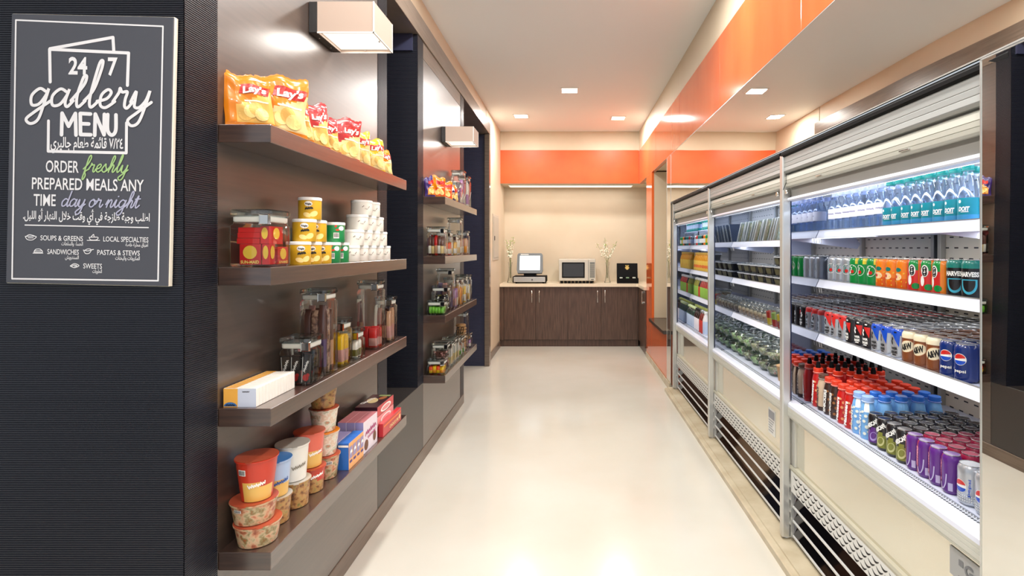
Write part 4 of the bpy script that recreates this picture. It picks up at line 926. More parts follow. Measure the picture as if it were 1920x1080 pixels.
jar_bars(.125, .11, .106, -.925, 3.705, z, 'short jar of bright green packets at the near end of the farther third shelf', [(GRW, GRW, 'green packet')], 5, 1, .95, 'the green jar', g=F)
heap_jar(.12, .11, .195, -.930, 3.835, z, 'medium jar of dark sweets behind the green jar', [BLK, OLV, WHW], .86, n=110)
jar_bars(.12, .11, .310, -.930, 3.965, z, 'tallest jar on the farther third shelf', [(PUW, WHW, 'purple bar'), (PNK, LIL, 'pink bar'), (BRN, PUW, 'brown bar')], 3, 2, .78, 'the tallest third-shelf jar', g=F)
jar_bars(.11, .12, .235, -.925, 4.140, z, 'jar of lilac bars in the middle of the farther third shelf', [(LIL, PNK, 'lilac bar'), (LIL, WHW, 'pale lilac bar')], 3, 2, .82, 'the lilac jar', g=F)
jar_bars(.10, .11, .225, -.920, 4.320, z, 'jar of orange bars on the farther third shelf', [(ORW, ORW, 'orange bar'), (ORW, TAN, 'light orange bar')], 3, 2, .85, 'the orange bar jar', g=F)
jar_bars(.10, .10, .240, -.920, 4.500, z, 'jar of yellow and white bars, second last on the farther third shelf', [(YLW, WHW, 'yellow bar'), (WHW, TAN, 'white bar')], 3, 2, .8, 'the yellow and white jar', g=F)
jar_bars(.09, .10, .230, -.915, 4.660, z, 'jar of pale bars, last on the farther third shelf', [(WHW, GLD, 'pale bar'), (CRM, WHW, 'cream bar')], 3, 2, .8, 'the pale last jar', g=F)
z = SZ[3]
jar_bars(.125, .11, .112, -.925, 3.705, z, 'short jar of orange and yellow packets at the near end of the farther bottom shelf', [(ORR, YLW, 'orange red packet'), (YLW, ORW, 'yellow packet')], 4, 1, .9, 'the short orange jar', g=F)
heap_jar(.12, .11, .200, -.930, 3.835, z, 'medium jar of dark chocolate sweets behind the short orange jar', [BRN, BRN, PNK], .9, n=120, r=.0065)
for k in range(3):
    y = 3.960 + .118 * k
    jar_bars(.105, .10, .185 + .01 * (k == 1), -.922, y, z, '%s of three jars of white packets on the farther bottom shelf' % ['nearest', 'middle', 'farthest'][k], [(WHW, WHW, 'white packet'), (WHW, CRM, 'off-white packet')], 2, 2, .95, 'the %s white packet jar' % ['nearest', 'middle', 'farthest'][k], g=F)
for k in range(2):
    jar_bars(.10, .10, .165, -.920, 4.316 + .112 * k, z, '%s clear jar of mixed bars beside the tall cookie jar' % ['nearer', 'farther'][k], [(WHW, GRW, 'white and green bar'), (TAN, WHW, 'tan bar')], 3, 2, .8, 'the %s mixed jar' % ['nearer', 'farther'][k], g=F)
t = jar(.115, .115, .335, -.935, 4.560, z, 'tall cookie jar with black script lettering on the farther bottom shelf', g=F)
rnd = random.Random(5); k = 0
for j in range(9):
    bm = NB(); lathe(bm, [(.036, 0), (.044, .004), (.043, .016), (.034, .022)], 18); o = obj('cookie', bm, print_mat('cookie_print', [(196, 140, 84), (224, 176, 116), (150, 96, 54)], 80), smooth=True); o.location = (-.935 + rnd.uniform(-.004, .004), 4.560 + rnd.uniform(-.004, .004), z + .008 + .0245 * j)
    tag(o, 'golden cookie in the tall lettered jar, %s from its bottom' % ORD[j], 'cookie', 'cookies in the tall jar')
s = s_plane((0, -.0578, .165), (1, 0, 0), (0, 0, 1)); bm = NB(); d_ribbon(bm, s, smooth_line([(-.03, -.03), (-.022, .03), (-.008, .035), (-.01, .0), (-.026, -.004)], 6), .006); d_ribbon(bm, s, smooth_line([(.004, -.035), (.012, .03), (.028, .038), (.026, .0), (.01, -.006)], 6), .006); obj('jar_lettering', bm, M_INK, t)
jar_bars(.09, .09, .125, -.915, 4.700, z, 'small jar at the far end of the farther bottom shelf', [(LIL, WHW, 'lilac bar'), (WHW, LIL, 'white bar')], 3, 1, .85, 'the small end jar', g=F)
# ------------------------------------------------------------------ open coolers
MODS = [('nearest', 1.245, 2.61, (1.537, 1.300, 1.038)), ('middle', 2.61, 3.98, (1.497, 1.234, .980)), ('farthest', 3.98, 5.36, (1.480, 1.240, .994))]
XS = 1.205; XBK = 1.80; DECK = .70
def _slots():
    n, l, b = nodes_of(M_BACKP); tc = n.new('ShaderNodeTexCoord'); sp = n.new('ShaderNodeSeparateXYZ'); l.new(tc.outputs['Object'], sp.inputs[0])
    def mth(op, x, y=None, z=None):
        q = n.new('ShaderNodeMath'); q.operation = op
        for i, v in enumerate((x, y, z)):
            if v is None: continue
            if isinstance(v, (int, float)): q.inputs[i].default_value = v
            else: l.new(v, q.inputs[i])
        return q.outputs[0]
    zr = mth('DIVIDE', sp.outputs[2], .05); row = mth('FLOOR', zr); fz = mth('FRACT', zr)
    fy = mth('FRACT', mth('ADD', mth('DIVIDE', sp.outputs[1], .061), mth('MULTIPLY', row, .5)))
    m = mth('MULTIPLY', mth('LESS_THAN', fz, .13), mth('LESS_THAN', fy, .43))
    mx = n.new('ShaderNodeMix'); mx.data_type = 'RGBA'; mx.inputs[6].default_value = b.inputs['Base Color'].default_value; mx.inputs[7].default_value = rgb(14, 14, 16)
    l.new(m, mx.inputs[0]); l.new(mx.outputs[2], b.inputs['Base Color'])
_slots()
M_DIV = mat('polished_divider', (190, 194, 204), .03, metal=1.0)
M_FASC = mat('fascia_grey', (160, 162, 160), .4, metal=.15)
def cooler(nm, y0, y1, S):
    t = thing('display_cooler', {'nearest': 'nearest open display cooler, full of bottled and canned drinks', 'middle': 'middle open display cooler, holding sandwiches and salad bowls', 'farthest': 'farthest open display cooler, holding juice bottles'}[nm], 'cooler', (0, 0, 0), 0, 'open display coolers in a row')
    a, b = y0 + .004, y1 - .026
    bm = NB(); box(bm, XBK, XBK + .05, y0, y1, .05, 1.915); box(bm, 1.195, XBK, y0, y1, 1.86, 1.915); box(bm, 1.10, XBK, y0, y1, .05, .06); box(bm, 1.095, 1.15, y0, y1, .06, .66); obj('cabinet', bm, M_INNER, t)
    bm = NB(); box(bm, XBK - .004, XBK - .0005, a, b, .70, 1.855); bp = obj('back_panel', bm, M_BACKP, t)
    bm = NB()
    for y in (a + .01, (a + b) / 2, b - .02): box(bm, XBK - .03, XBK - .004, y - .012, y + .012, .70, 1.85, .002)
    obj('shelf_upright', bm, M_GREYM, t)
    bm = NB(); box(bm, 1.072, XBK, y1 - .022, y1 - .002, .64, 1.86); dv = obj('divider', bm, M_DIV, t)
    bm = NB(); box(bm, 1.062, 1.0718, y1 - .024, y1 - .0005, .715, 1.69, .001); obj('edge_bar', bm, M_NAVYBAR, dv)
    if nm == 'nearest':
        bm = NB(); box(bm, 1.072, XBK, y0 - .02, y0, .05, 1.86); obj('end_panel', bm, M_INNER, t)
    # shelves
    for k, z in enumerate(S):
        bm = NB(); box(bm, XS + .006, XBK - .004, a, b, z - .020, z - .008); prism(bm, [(XS + .02, z - .02), (XBK - .06, z - .02), (XBK - .03, z - .06), (XBK - .05, z - .09)], (a + b) / 2 - .002, (a + b) / 2 + .002)
        sh = obj('shelf', bm, M_INNER, t)
        bm = NB(); prism(bm, [(XS, z), (XS + .006, z), (XS - .008, z - .037), (XS - .016, z - .036)], a, b); rl = obj('price_rail', bm, M_RAIL, sh)
        bm = NB(); box(bm, XS - .001, XS + .007, a, b, z, z + .0025); box(bm, XS + .002, XS + .006, a, b, z + .0025, z + .018) if k == 9 else None; obj('rail_edge', bm, M_ALU, rl)
        bm = NB()
        for q in (.012, .032): tube(bm, [(XS - .008, b - q, z - .037), (XS - .004, b - q - .002, z - .062)], .0013, 6)
        obj('hook', bm, M_PLASTIC_W, rl)
        bm = NB(); box(bm, XS + .012, XS + .03, a + .02, b - .02, z - .032, z - .0205); obj('light_strip', bm, M_WHITE, sh)
        area_light('lamp', sh, (XS + .022, (a + b) / 2, z - .034), .02, b - a - .1, RAIL_W, (.86, .92, 1.0), rot=(0, R(-25), 0))
        area_light('lamp', sh, (1.50, (a + b) / 2, z - .026), .05, b - a - .1, [2.4, 1.0, .9][k], (1.0, .97, .92))  # lamp without a fixture, added to brighten the goods and back panel
    # deck and lip
    bm = NB(); box(bm, 1.14, XBK - .004, a, b, DECK - .012, DECK); obj('deck', bm, M_INNER, t)
    bm = NB(); box(bm, 1.10, 1.14, a, b, .66, DECK - .004); gr = obj('air_grille', bm, M_SLOT, t)
    bm = NB(); n = int((b - a) / .011)
    for k in range(n):
        y = a + k * .011
        for s_ in (1, -1):
            y2 = y + .011 * 2.2 if s_ > 0 else y; yy = y if s_ > 0 else y + .011 * 2.2
            if max(yy, y2) > b: continue
            quad(bm, [(1.10, yy, DECK - .003), (1.10, yy + .0032, DECK - .003), (1.14, y2 + .0032, DECK - .003), (1.14, y2, DECK - .003)])
    for q in (1.113, 1.127): box(bm, q - .001, q + .001, a, b, DECK - .0035, DECK - .002)
    obj('mesh', bm, mat('grille_white', (214, 220, 230), .35), gr)
    bm = NB(); prism(bm, [(1.048, .688), (1.049, .701), (1.058, .711), (1.092, .7135), (1.10, .708), (1.10, .66), (1.06, .66)], y0 + .001, y1 - .001); lp = obj('lip', bm, M_LIP, t)
    bm = NB(); prism(bm, [(1.052, .636), (1.0485, .645), (1.0485, .6455), (1.0495, .6465), (1.0475, .6475), (1.0475, .662), (1.0488, .663), (1.0475, .664), (1.0475, .676), (1.0488, .677), (1.0475, .678), (1.048, .688), (1.08, .688), (1.08, .636)], y0 + .001, y1 - .001); obj('bumper', bm, mat('bumper_grey', (200, 200, 190), .4, metal=.1), lp)
    # lower front
    bm = NB(); box(bm, 1.076, 1.09, y0 + .002, y1 - .075, .405, .635); obj('front_panel', bm, M_GLOSSW, t)
    bm = NB(); box(bm, 1.066, 1.09, y1 - .074, y1 - .022, .405, .635, .002); obj('stile', bm, M_ALU, t)
    bm = NB(); prism(bm, [(1.058, .386), (1.056, .396), (1.062, .404), (1.074, .406), (1.09, .406), (1.09, .386)], y0 + .001, y1 - .001); obj('trim_bar', bm, mat('trim_bar_beige', (178, 174, 156), .35, metal=.2), t)
    bm = NB(); box(bm, 1.058, 1.07, y0 + .003, y1 - .05, .284, .386, .0015); gp = obj('vent_grille', bm, mat('vent_white', (222, 222, 218), .35), t)
    bm = NB()
    for r_ in range(4):
        for k in range(25):
            y = y0 + .03 + .0505 * k + (.025 if r_ % 2 else 0); z = .372 - .0225 * r_
            if y + .042 > y1 - .06: continue
            pr = None
            for q in range(7):
                u = q / 6; zz = z - .010 * math.sin(math.pi * u) * (1 if True else 0); w_ = .0026 * (.5 + math.sin(math.pi * u))
                c = (bm.verts.new((1.0574, y + .042 * u, zz - w_)), bm.verts.new((1.0574, y + .042 * u, zz + w_)))
                if pr: bm.faces.new((pr[0], pr[1], c[1], c[0]))
                pr = c
    obj('vent_slots', bm, M_SLOT, gp)
    bm = NB(); box(bm, 1.10, 1.105, y0 + .003, y1 - .05, .062, .284); obj('kick_plate', bm, M_DARKM, t)
    for z, z2_ in ((.218, .284), (.150, .206), (.077, .138)):
        bm = NB(); prism(bm, [(1.070, z), (1.099, z2_), (1.0995, z2_), (1.074, z)], y0 + .003, y1 - .052); obj('kick_band', bm, M_MIRKICK, t)
    for z in (.207, .139, .066):
        bm = NB(); box(bm, 1.064, 1.077, y0 + .003, y1 - .052, z, z + .010, .001); obj('kick_slat', bm, mat('slat_white', (222, 222, 220), .3, metal=.2), t)
    bm = NB(); box(bm, 1.058, 1.074, y1 - .05, y1 - .045, .062, .386)
    for z in (.30, .24, .18, .12): prism(bm, [(1.056, z), (1.074, z + .03), (1.074, z + .036), (1.056, z + .006)], y1 - .045, y1 - .02)
    obj('kick_bracket', bm, M_ALU, t)
    # post
    bm = NB(); prism(bm, [(1.022, y1 - .033), (1.028, y1 - .0355), (1.056, y1 - .0355), (1.0615, y1 - .033), (1.0615, y1 - .004), (1.056, y1 - .0015), (1.028, y1 - .0015), (1.022, y1 - .004)], .058, 1.90, 'z'); po = obj('post', bm, M_ALU, t)
    bm = NB(); tube(bm, [(1.028, y1 - .003, .06), (1.034, y1 - .01, .046), (1.05, y1 - .018, .0465), (1.066, y1 - .022, .052), (1.07, y1 - .022, .07)], .005, 8); obj('hook', bm, M_CHROME, po)
    # canopy
    bm = NB(); prism(bm, [(1.075, 1.70), (1.195, 1.70), (1.195, 1.915), (1.06, 1.915), (1.06, 1.74)], y0 + .001, y1 - .001); cn = obj('canopy', bm, M_WARMWHITE, t)
    bm = NB(); prism(bm, [(1.030, 1.818), (1.028, 1.822), (1.030, 1.838), (1.0315, 1.840), (1.030, 1.842), (1.030, 1.858), (1.0315, 1.860), (1.030, 1.862), (1.030, 1.890), (1.06, 1.890), (1.06, 1.812), (1.036, 1.812)], y0 + .002, y1 - .02); obj('fascia', bm, M_FASC, t)
    bm = NB(); prism(bm, [(1.021, 1.897), (1.0205, 1.908), (1.024, 1.917), (1.032, 1.9205), (1.06, 1.9205), (1.06, 1.891), (1.026, 1.891)], y0, y1 - .018); obj('gasket', bm, M_BLACK, t)
    bm = NB(); prism(bm, [(1.046, 1.742), (1.038, 1.748), (1.036, 1.760), (1.039, 1.7605), (1.036, 1.762), (1.035, 1.776), (1.0385, 1.7765), (1.035, 1.778), (1.038, 1.797), (1.046, 1.804), (1.06, 1.804), (1.06, 1.742)], y0 + .012, y1 - .03); bl = obj('blind_roller', bm, mat('blind_white', (188, 187, 176), .4), t)
    bm = NB(); prism(bm, [(1.058, 1.694), (1.0585, 1.742), (1.075, 1.742), (1.075, 1.694)], y0 + .012, y1 - .05); obj('blind_slot', bm, mat('blind_slot_grey', (140, 138, 132), .5), bl)
    bm = NB(); prism(bm, [(1.048, 1.679), (1.045, 1.684), (1.048, 1.694), (1.085, 1.696), (1.085, 1.679)], y0 + .006, y1 - .02); obj('canopy_edge', bm, M_LIP, t)
    bm = NB()
    for y in (y0 + .06, y1 - .05):
        bm = NB(); tube(bm, [(1.045, y, 1.722), (1.030, y, 1.722)], .010, 12); tube(bm, [(1.034, y, 1.722), (1.034, y + .012, 1.734), (1.034, y + .02, 1.722), (1.034, y + .012, 1.71), (1.034, y, 1.722)], .0022, 6); obj('blind_ring', bm, M_CHROME, bl)
    for f in (.28, .7): bm = NB(); box(bm, 1.031, 1.036, y0 + f * (y1 - y0), y0 + f * (y1 - y0) + .05, 1.752, 1.757, .001); obj('blind_catch', bm, M_CHROME, bl)
    bm = NB(); tube(bm, [(1.033, y1 - .052, 1.806), (1.033, y1 - .052, 1.765), (1.030, y1 - .044, 1.75), (1.026, y1 - .032, 1.73), (1.03, y1 - .03, 1.70)], .0016, 6); obj('blind_cord', bm, M_BLACK, bl)
    bm = NB(); box(bm, 1.10, 1.13, a + .02, b - .02, 1.686, 1.6995); obj('light_tube', bm, M_WHITE, cn)
    area_light('lamp', cn, (1.122, (a + b) / 2, 1.682), .03, b - a - .06, CANOPY_W, (.80, .88, 1.0), rot=(0, R(-72), 0))
    bm = NB(); box(bm, 1.46, 1.50, a + .02, b - .02, 1.842, 1.8595); obj('light_tube', bm, M_WHITE, cn)  # unseen second tube, added with its lamp to brighten the cooler's back
    area_light('lamp', cn, (1.48, (a + b) / 2, 1.838), .03, b - a - .06, TOP_FILL_W, (.74, .84, 1.0))
    return t
for m_ in MODS: c_ = cooler(*m_)
# notices on the lower fronts
t = thing('notice_plate', 'grey engraved plate low on the nearest cooler front', 'plate', (1.0755, 1.45, .578))
bm = NB(); box(bm, -.003, .0, -.09, .06, -.045, .035, .001); obj('plate', bm, mat('plate_grey', (176, 178, 180), .35, metal=.4), t)
s = s_plane((-.0032, -.015, 0), (0, -1, 0), (0, 0, 1)); bm = NB(); d_text(bm, s, 'Go', .012, .0, .032, bold=.03); d_ellipse(bm, s, -.03, .006, .012, .012, rot=45, seg=4); d_rect(bm, s, -.04, .06, -.034, -.031); obj('lettering', bm, mat('plate_engraving', (120, 122, 126), .4), t)
t = thing('notice_sticker', 'small white sticker with grey text low on the middle cooler beside its post', 'sticker', (1.0755, 2.85, .527))
bm = NB(); box(bm, -.0015, .0, -.047, .048, -.072, .064); obj('paper', bm, mat('sticker_white', (226, 226, 222), .5), t)
s = s_plane((-.0017, .0025, 0), (0, -1, 0), (0, 0, 1)); bm = NB(); d_rect(bm, s, -.040, .042, .012, .055)
for k in range(5): d_rect(bm, s, -.038, .036 - .012 * (k % 3), -.002 - .014 * k, .003 - .014 * k)
obj('print', bm, mat('sticker_grey', (150, 152, 158), .5), t)

# ------------------------------------------------------------------ cans and bottles
RZ = R(-67); RT = R(-90)
def can_proto(r, h, mats, fn=None, rim=M_LID, necks=(.006, .012)):
    """body with narrowed ends; the lid with its pull tab is a child"""
    pr = [(r * .78, 0), (r * .80, .0015), (r * .97, .007), (r, .011)] + [(r, .011 + (h - .026) * q / 8) for q in range(1, 9)] + [(r * .93, h - .008), (r * .82, h - .003), (r * .84, h - .001)]
    bm = NB(); lathe(bm, pr, 28, fn=fn); o = obj('drink_can', bm, mats, smooth=True)
    bm = NB(); lathe(bm, [(r * .84, h - .002), (r * .855, h), (r * .81, h + .0002), (r * .79, h - .0028), (r * .2, h - .0028)], 24); box(bm, -.006, .006, -.016, .004, h - .0026, h - .0014, .0005); obj('lid', bm, rim, o, smooth=True)
    return o
def band(z0, z1, m): return lambda a, z: m if z0 <= z < z1 else None
rndc = random.Random(11)
def front_row(proto, spots, look, where, group, cat='drink can'):
    """copies of a finished can or bottle; spots: (x, y, z, ordinal text)"""
    for i, (x, y, z, nth) in enumerate(spots):
        lab = f'{look}, {nth}, {where}' if nth else f'{look}, {where}'
        rz = RZ + R(rndc.uniform(-16, 16))
        if i == 0:
            proto.location = (x, y, z); proto.rotation_euler = (0, 0, rz); tag(proto, lab, cat, group)
        else: dup(proto, (x, y, z), rz, lab, group)
def of(n): return [['']] if n == 1 else None
TRIO = {1: [''], 2: ['nearer of two', 'farther of two'], 3: ['nearest of three', 'middle of three', 'farthest of three'], 4: ['nearest of four', 'second of four', 'third of four', 'farthest of four']}
def nths(n): return TRIO[n] if n in TRIO else [(ORD[i] + ' ' if i else '') + 'nearest of ' + ['five', 'six', 'seven', 'eight', 'nine'][n - 5] for i in range(n)]
SILV = mat('can_silver', (196, 200, 206), .25, metal=.6); CBLK = mat('can_black', (26, 22, 24), .28, coat=.4); CBLU = mat('can_navy', (10, 40, 110), .25, coat=.5); CBLU2 = mat('can_blue', (22, 76, 190), .25, coat=.5)
CRED = mat('can_red', (206, 40, 36), .3, coat=.3); CORG = mat('can_orange', (238, 130, 22), .28, coat=.4); CGRN = mat('can_green', (10, 140, 62), .28, coat=.4); CYEL = mat('can_yellow', (236, 206, 50), .3, coat=.4)
CBRN = mat('can_brown', (120, 66, 34), .3, coat=.3); CCRM = mat('can_cream', (226, 214, 184), .35, coat=.3); CTEA = mat('can_teal', (20, 122, 110), .28, coat=.4); CCYA = mat('can_cyan', (70, 180, 206), .3); CPUR = mat('can_purple', (92, 36, 128), .28, coat=.4); CMAR = mat('can_maroon', (146, 20, 60), .28, coat=.4)
def globe(bm, s, u, v, r):
    d_ellipse(bm, s, u, v, r * 1.06, r * 1.06, 0, .0006)
    d_ellipse(bm, s, u, v + r * .16, r * .92, r * .80, 1, .0010, a0=10, a1=190)
    d_ellipse(bm, s, u, v - r * .22, r * .92, r * .74, 2, .0010, a0=180, a1=360)
# --- kinds on the third shelf
def k_cola():
    o = can_proto(.033, .120, [CBLU]); s = s_cyl(.033)
    bm = NB(); globe(bm, s, 0, .072, .0175); obj('emblem', bm, [M_PAPER_W, CRED, CBLU2], o)
    bm = NB(); d_text(bm, s, 'pepsi', 0, .036, .0095, width=.034, bold=.02); obj('lettering', bm, M_PAPER_W, o); return o
def k_root():
    o = can_proto(.033, .120, [CBRN, CCRM], band(.094, .2, 1)); s = s_cyl(.033)
    bm = NB(); d_ellipse(bm, s, 0, .064, .029, .022, 1, .0004, rot=22); d_ellipse(bm, s, 0, .064, .027, .020, 0, .0007, rot=22); obj('emblem', bm, [CCRM, mat('can_tan', (176, 116, 72), .35)], o)
    bm = NB(); d_text(bm, s, 'A&W', -.002, .064, .021, width=.042, bold=.05, rot=20, shear=.2, off=.0013); obj('lettering', bm, M_INK, o); return o
def k_free(top, tri, base, txt, cola=False):
    o = can_proto(.033, .120, [base, top], band(.091, .2, 1)); s = s_cyl(.033)
    bm = NB(); q = [(-.012, .094), (.016, .094), (.012, .050)]
    P = [bm.verts.new(s(a, b, .0008)) for a, b in q]; M_ = [bm.verts.new(s(a, b, .0009)) for a, b in ((.002, .094), (.014, .072), (.0, .072))]
    for f in ((P[0], M_[0], M_[2]), (M_[0], P[1], M_[1]), (M_[2], M_[1], P[2]), (M_[0], M_[1], M_[2])): bm.faces.new(f)
    obj('emblem', bm, tri, o)
    bm = NB(); d_text(bm, s, 'WER', -.006, .044, .009, width=.026, bold=.04); d_text(bm, s, 'BSE', -.006, .030, .009, width=.026, bold=.04); d_rect(bm, s, -.014, .002, .018, .022); obj('lettering', bm, txt, o)
    bm = NB(); d_ellipse(bm, s, -.014, .079, .004, .006); d_ellipse(bm, s, -.016, .066, .004, .009, rot=25); d_rect(bm, s, -.006, .004, .102, .107); obj('figure_print', bm, M_INK if base is not CBLK else M_PAPER_W, o); return o
G3 = 'cans on the third shelf of the nearest cooler'; WH3 = 'front of nearest cooler third shelf'; zc = 1.038 - .0075; XF = 1.250
ys = [1.684 + .0668 * i for i in range(14)]
def fr(lo, n, x=XF, z=zc, yy=None): 
    yy = yy or ys; return [(x, yy[lo + i], z, nths(n)[i]) for i in range(n)]
protos = []
for fnk, lo, n, look in ((k_cola, 0, 2, 'deep blue can with round tricolour emblem'), (k_root, 2, 3, 'brown can with cream oval emblem'), (lambda: k_free(CBLU2, CBLU2, SILV, M_INK), 5, 3, 'silver can with bright blue top'),
                         (lambda: k_free(CBLK, CRED, CBLK, M_PAPER_W), 8, 3, 'black can with red triangle'), (lambda: k_free(CRED, CRED, SILV, M_INK), 11, 3, 'silver can with red top band')):
    p = fnk(); protos.append((p, lo, n)); front_row(p, fr(lo, n), look, WH3, G3)
dark = {'navy': CBLU, 'brown': CBRN, 'silver': SILV, 'black': CBLK, 'red-topped': SILV}
backs = {}
def back_can(key, mats, fn, r, h):
    if key not in backs: backs[key] = can_proto(r, h, mats, fn); return backs[key], True
    return backs[key], False
def behind(key, mats, fn, r, h, x, y, z, label, group, nm='drink can'):
    p, first = back_can(key, mats, fn, r, h)
    if first: p.location = (x, y, z); p.rotation_euler = (0, 0, R(rndc.uniform(0, 360))); tag(p, label, nm, group)
    else: dup(p, (x, y, z), R(rndc.uniform(0, 360)), label, group)
KIND3 = ['navy'] * 2 + ['brown'] * 3 + ['silver'] * 3 + ['black'] * 3 + ['red-topped'] * 3
for j in range(1, 8):
    for i in range(14):
        k = KIND3[i]; fn = band(.091, .2, 1) if k == 'red-topped' else None
        behind('s3' + k, [dark[k], CRED] if fn else [dark[k]], fn, .033, .120, XF + .0668 * j, ys[i], zc, f'{k} can {ORD[j]} row deep, {ORD[i]} from the camera, nearest cooler third shelf', G3)
# --- second shelf
def k_energy():
    o = can_proto(.0315, .123, [CBLK, CTEA], band(.098, .2, 1)); s = s_cyl(.0315)
    bm = NB(); d_ellipse(bm, s, 0, .046, .022, .030, 0, .0006, a0=180, a1=360); d_rect(bm, s, -.022, .022, .046, .062, 0); d_ellipse(bm, s, 0, .05, .017, .026, 1, .001, a0=180, a1=360); d_rect(bm, s, -.017, .017, .05, .059, 1, .001); obj('crest', bm, [CCYA, CBLK], o)
    bm = NB(); d_text(bm, s, 'HARVESS', 0, .078, .014, width=.052, bold=.05); d_ellipse(bm, s, 0, .045, .008, .010); obj('lettering', bm, M_PAPER_W, o); return o
def k_veg():
    o = can_proto(.0315, .118, [CRED, CGRN, CORG], lambda a, z: (1 if z > .08 and (a < 20 or a > 320) else (2 if 30 < a < 80 else None))); s = s_cyl(.0315)
    bm = NB(); d_text(bm, s, '8', -.006, .080, .030, width=.016, bold=.07); obj('numeral', bm, M_INK, o)
    bm = NB(); d_ellipse(bm, s, -.006, .080, .012, .021); d_ellipse(bm, s, -.014, .045, .007, .018); obj('white_print', bm, M_PAPER_W, o)
    bm = NB(); d_ellipse(bm, s, .006, .024, .013, .011); obj('green_seal', bm, CGRN, o); return o
def k_orange():
    o = can_proto(.0315, .118, [CORG, mat('can_orange_deep', (222, 96, 16), .3)], lambda a, z: 1 if z < .035 + .008 * math.sin(R(a * 3)) else None); s = s_cyl(.0315)
    bm = NB(); d_ellipse(bm, s, -.004, .052, .017, .013); d_ellipse(bm, s, -.002, .078, .013, .008, 1); d_ellipse(bm, s, -.012, .052, .007, .006, 2, .001); obj('fruit_print', bm, [mat('can_pale_peach', (248, 214, 170), .4), CTEA, CRED], o)
    bm = NB()
    for q in range(12): d_ellipse(bm, s, rndc.uniform(-.03, .03), rndc.uniform(.012, .1), .0018, .0024)
    obj('droplets', bm, CYEL, o); return o
def k_lime(base):
    sil = base is SILV
    o = can_proto(.0315, .118, [base, CYEL], (lambda a, z: 1 if z > .092 and 20 < a < 90 else None) if not sil else None); s = s_cyl(.0315)
    bm = NB(); d_ellipse(bm, s, 0, .065, .021, .023, 0, .0005); d_ellipse(bm, s, 0, .065, .019, .021, 1, .0008); obj('ring', bm, [M_PAPER_W, CGRN if not sil else SILV], o)
    bm = NB(); d_text(bm, s, '7', -.002, .068, .032, width=.020, bold=.07, shear=.15, off=.0014); obj('numeral', bm, M_PAPER_W if not sil else CTEA, o)
    bm = NB(); d_ellipse(bm, s, .002, .058, .0075, .0075, 0, .0018); obj('red_dot', bm, CRED, o); return o
G2 = 'cans on the second shelf of the nearest cooler'; WH2 = 'front of nearest cooler second shelf'; z2 = 1.300 - .0075
ys2 = [1.655 + .0668 * i for i in range(14)]
KIND2 = ['black', 'black'] + ['red'] * 3 + ['orange'] * 3 + ['green'] * 3 + ['silver'] * 3
for fnk, lo, n, look in ((k_energy, 0, 2, 'black can with teal top and crest'), (k_veg, 2, 3, 'red and green can with numeral eight'), (k_orange, 5, 3, 'orange can with fruit print'), (lambda: k_lime(CGRN), 8, 3, 'green can with white numeral seven'), (lambda: k_lime(SILV), 11, 3, 'silver can with green numeral seven')):
    p = fnk(); front_row(p, fr(lo, n, XF, z2, ys2), look, WH2, G2)
for j in range(1, 3):
    for i in range(14):
        behind('s2' + KIND2[i], [{'black': CBLK, 'red': CRED, 'orange': CORG, 'green': CGRN, 'silver': SILV}[KIND2[i]]], None, .0315, .118, XF + .0668 * j, ys2[i], z2, f'{KIND2[i]} can {ORD[j]} row deep, {ORD[i]} from the camera, nearest cooler second shelf', G2)
# --- bottles
def bottle(prof, capr, caph, bodym, capm, fn=None, seg=24, glassy=False, name='drink_bottle'):
    h = prof[-1][1]
    bm = NB(); lathe(bm, prof, seg, fn=fn); o = obj(name, bm, bodym, smooth=True)
    bm = NB(); lathe(bm, [(capr, h - .002), (capr * 1.02, h), (capr * 1.02, h + caph - .002), (capr * .92, h + caph)], 18); lathe(bm, [(capr * 1.1, h - .006), (capr * 1.1, h - .003)], 18); obj('cap', bm, capm, o, smooth=True)
    return o
CAPT = mat('cap_teal', (10, 150, 140), .35); CAPW = mat('cap_pale_blue', (196, 204, 236), .35); LABT = mat('label_teal', (8, 138, 150), .4); LABW = mat('label_white', (244, 240, 246), .4); LABB = mat('label_pale_blue', (196, 214, 240), .4)
M_WATER = glass_mat('water_bottle_clear', (236, 243, 252), .06, .6, .10); WCYAN = mat('label_wave_blue', (66, 152, 196), .4)
def k_water_teal():
    r = .0275
    o = bottle([(r * .9, 0), (r, .006), (r, .072), (r, .077), (r * .93, .104), (r * .72, .129), (r * .55, .145), (r * .5, .160), (r * .5, .170)], .0155, .015, [M_WATER], CAPT); s = s_cyl(r)
    bm = NB(); lathe(bm, [(r + .0006, .018), (r + .0006, .078)], 24, caps=False, fn=lambda a, z: None); lb = obj('label_band', bm, LABT, o, smooth=True)
    bm = NB(); lathe(bm, [(r + .0008, .008), (r + .0008, .026)], 24, caps=False); obj('label_foot', bm, WCYAN, lb, smooth=True)
    bm = NB(); d_text(bm, s, 'DOIT', -.002, .044, .013, width=.028, bold=.06, shear=.1, off=.0018); d_rect(bm, s, -.010, .010, .033, .0355, off=.0018); d_ellipse(bm, s, -.013, .067, .004, .005, off=.0018); obj('lettering', bm, M_PAPER_W, lb)
    bm = NB(); d_ribbon(bm, s_cyl(lambda v: r * (1.0 if v < .08 else .99 - .07 * (v - .08) / .032)), smooth_line([(-.022, .082), (-.010, .100), (0, .106), (.010, .100), (.022, .082)], 5), .0028, 0, .0014); obj('shoulder_arch', bm, M_PAPER_W, o); return o
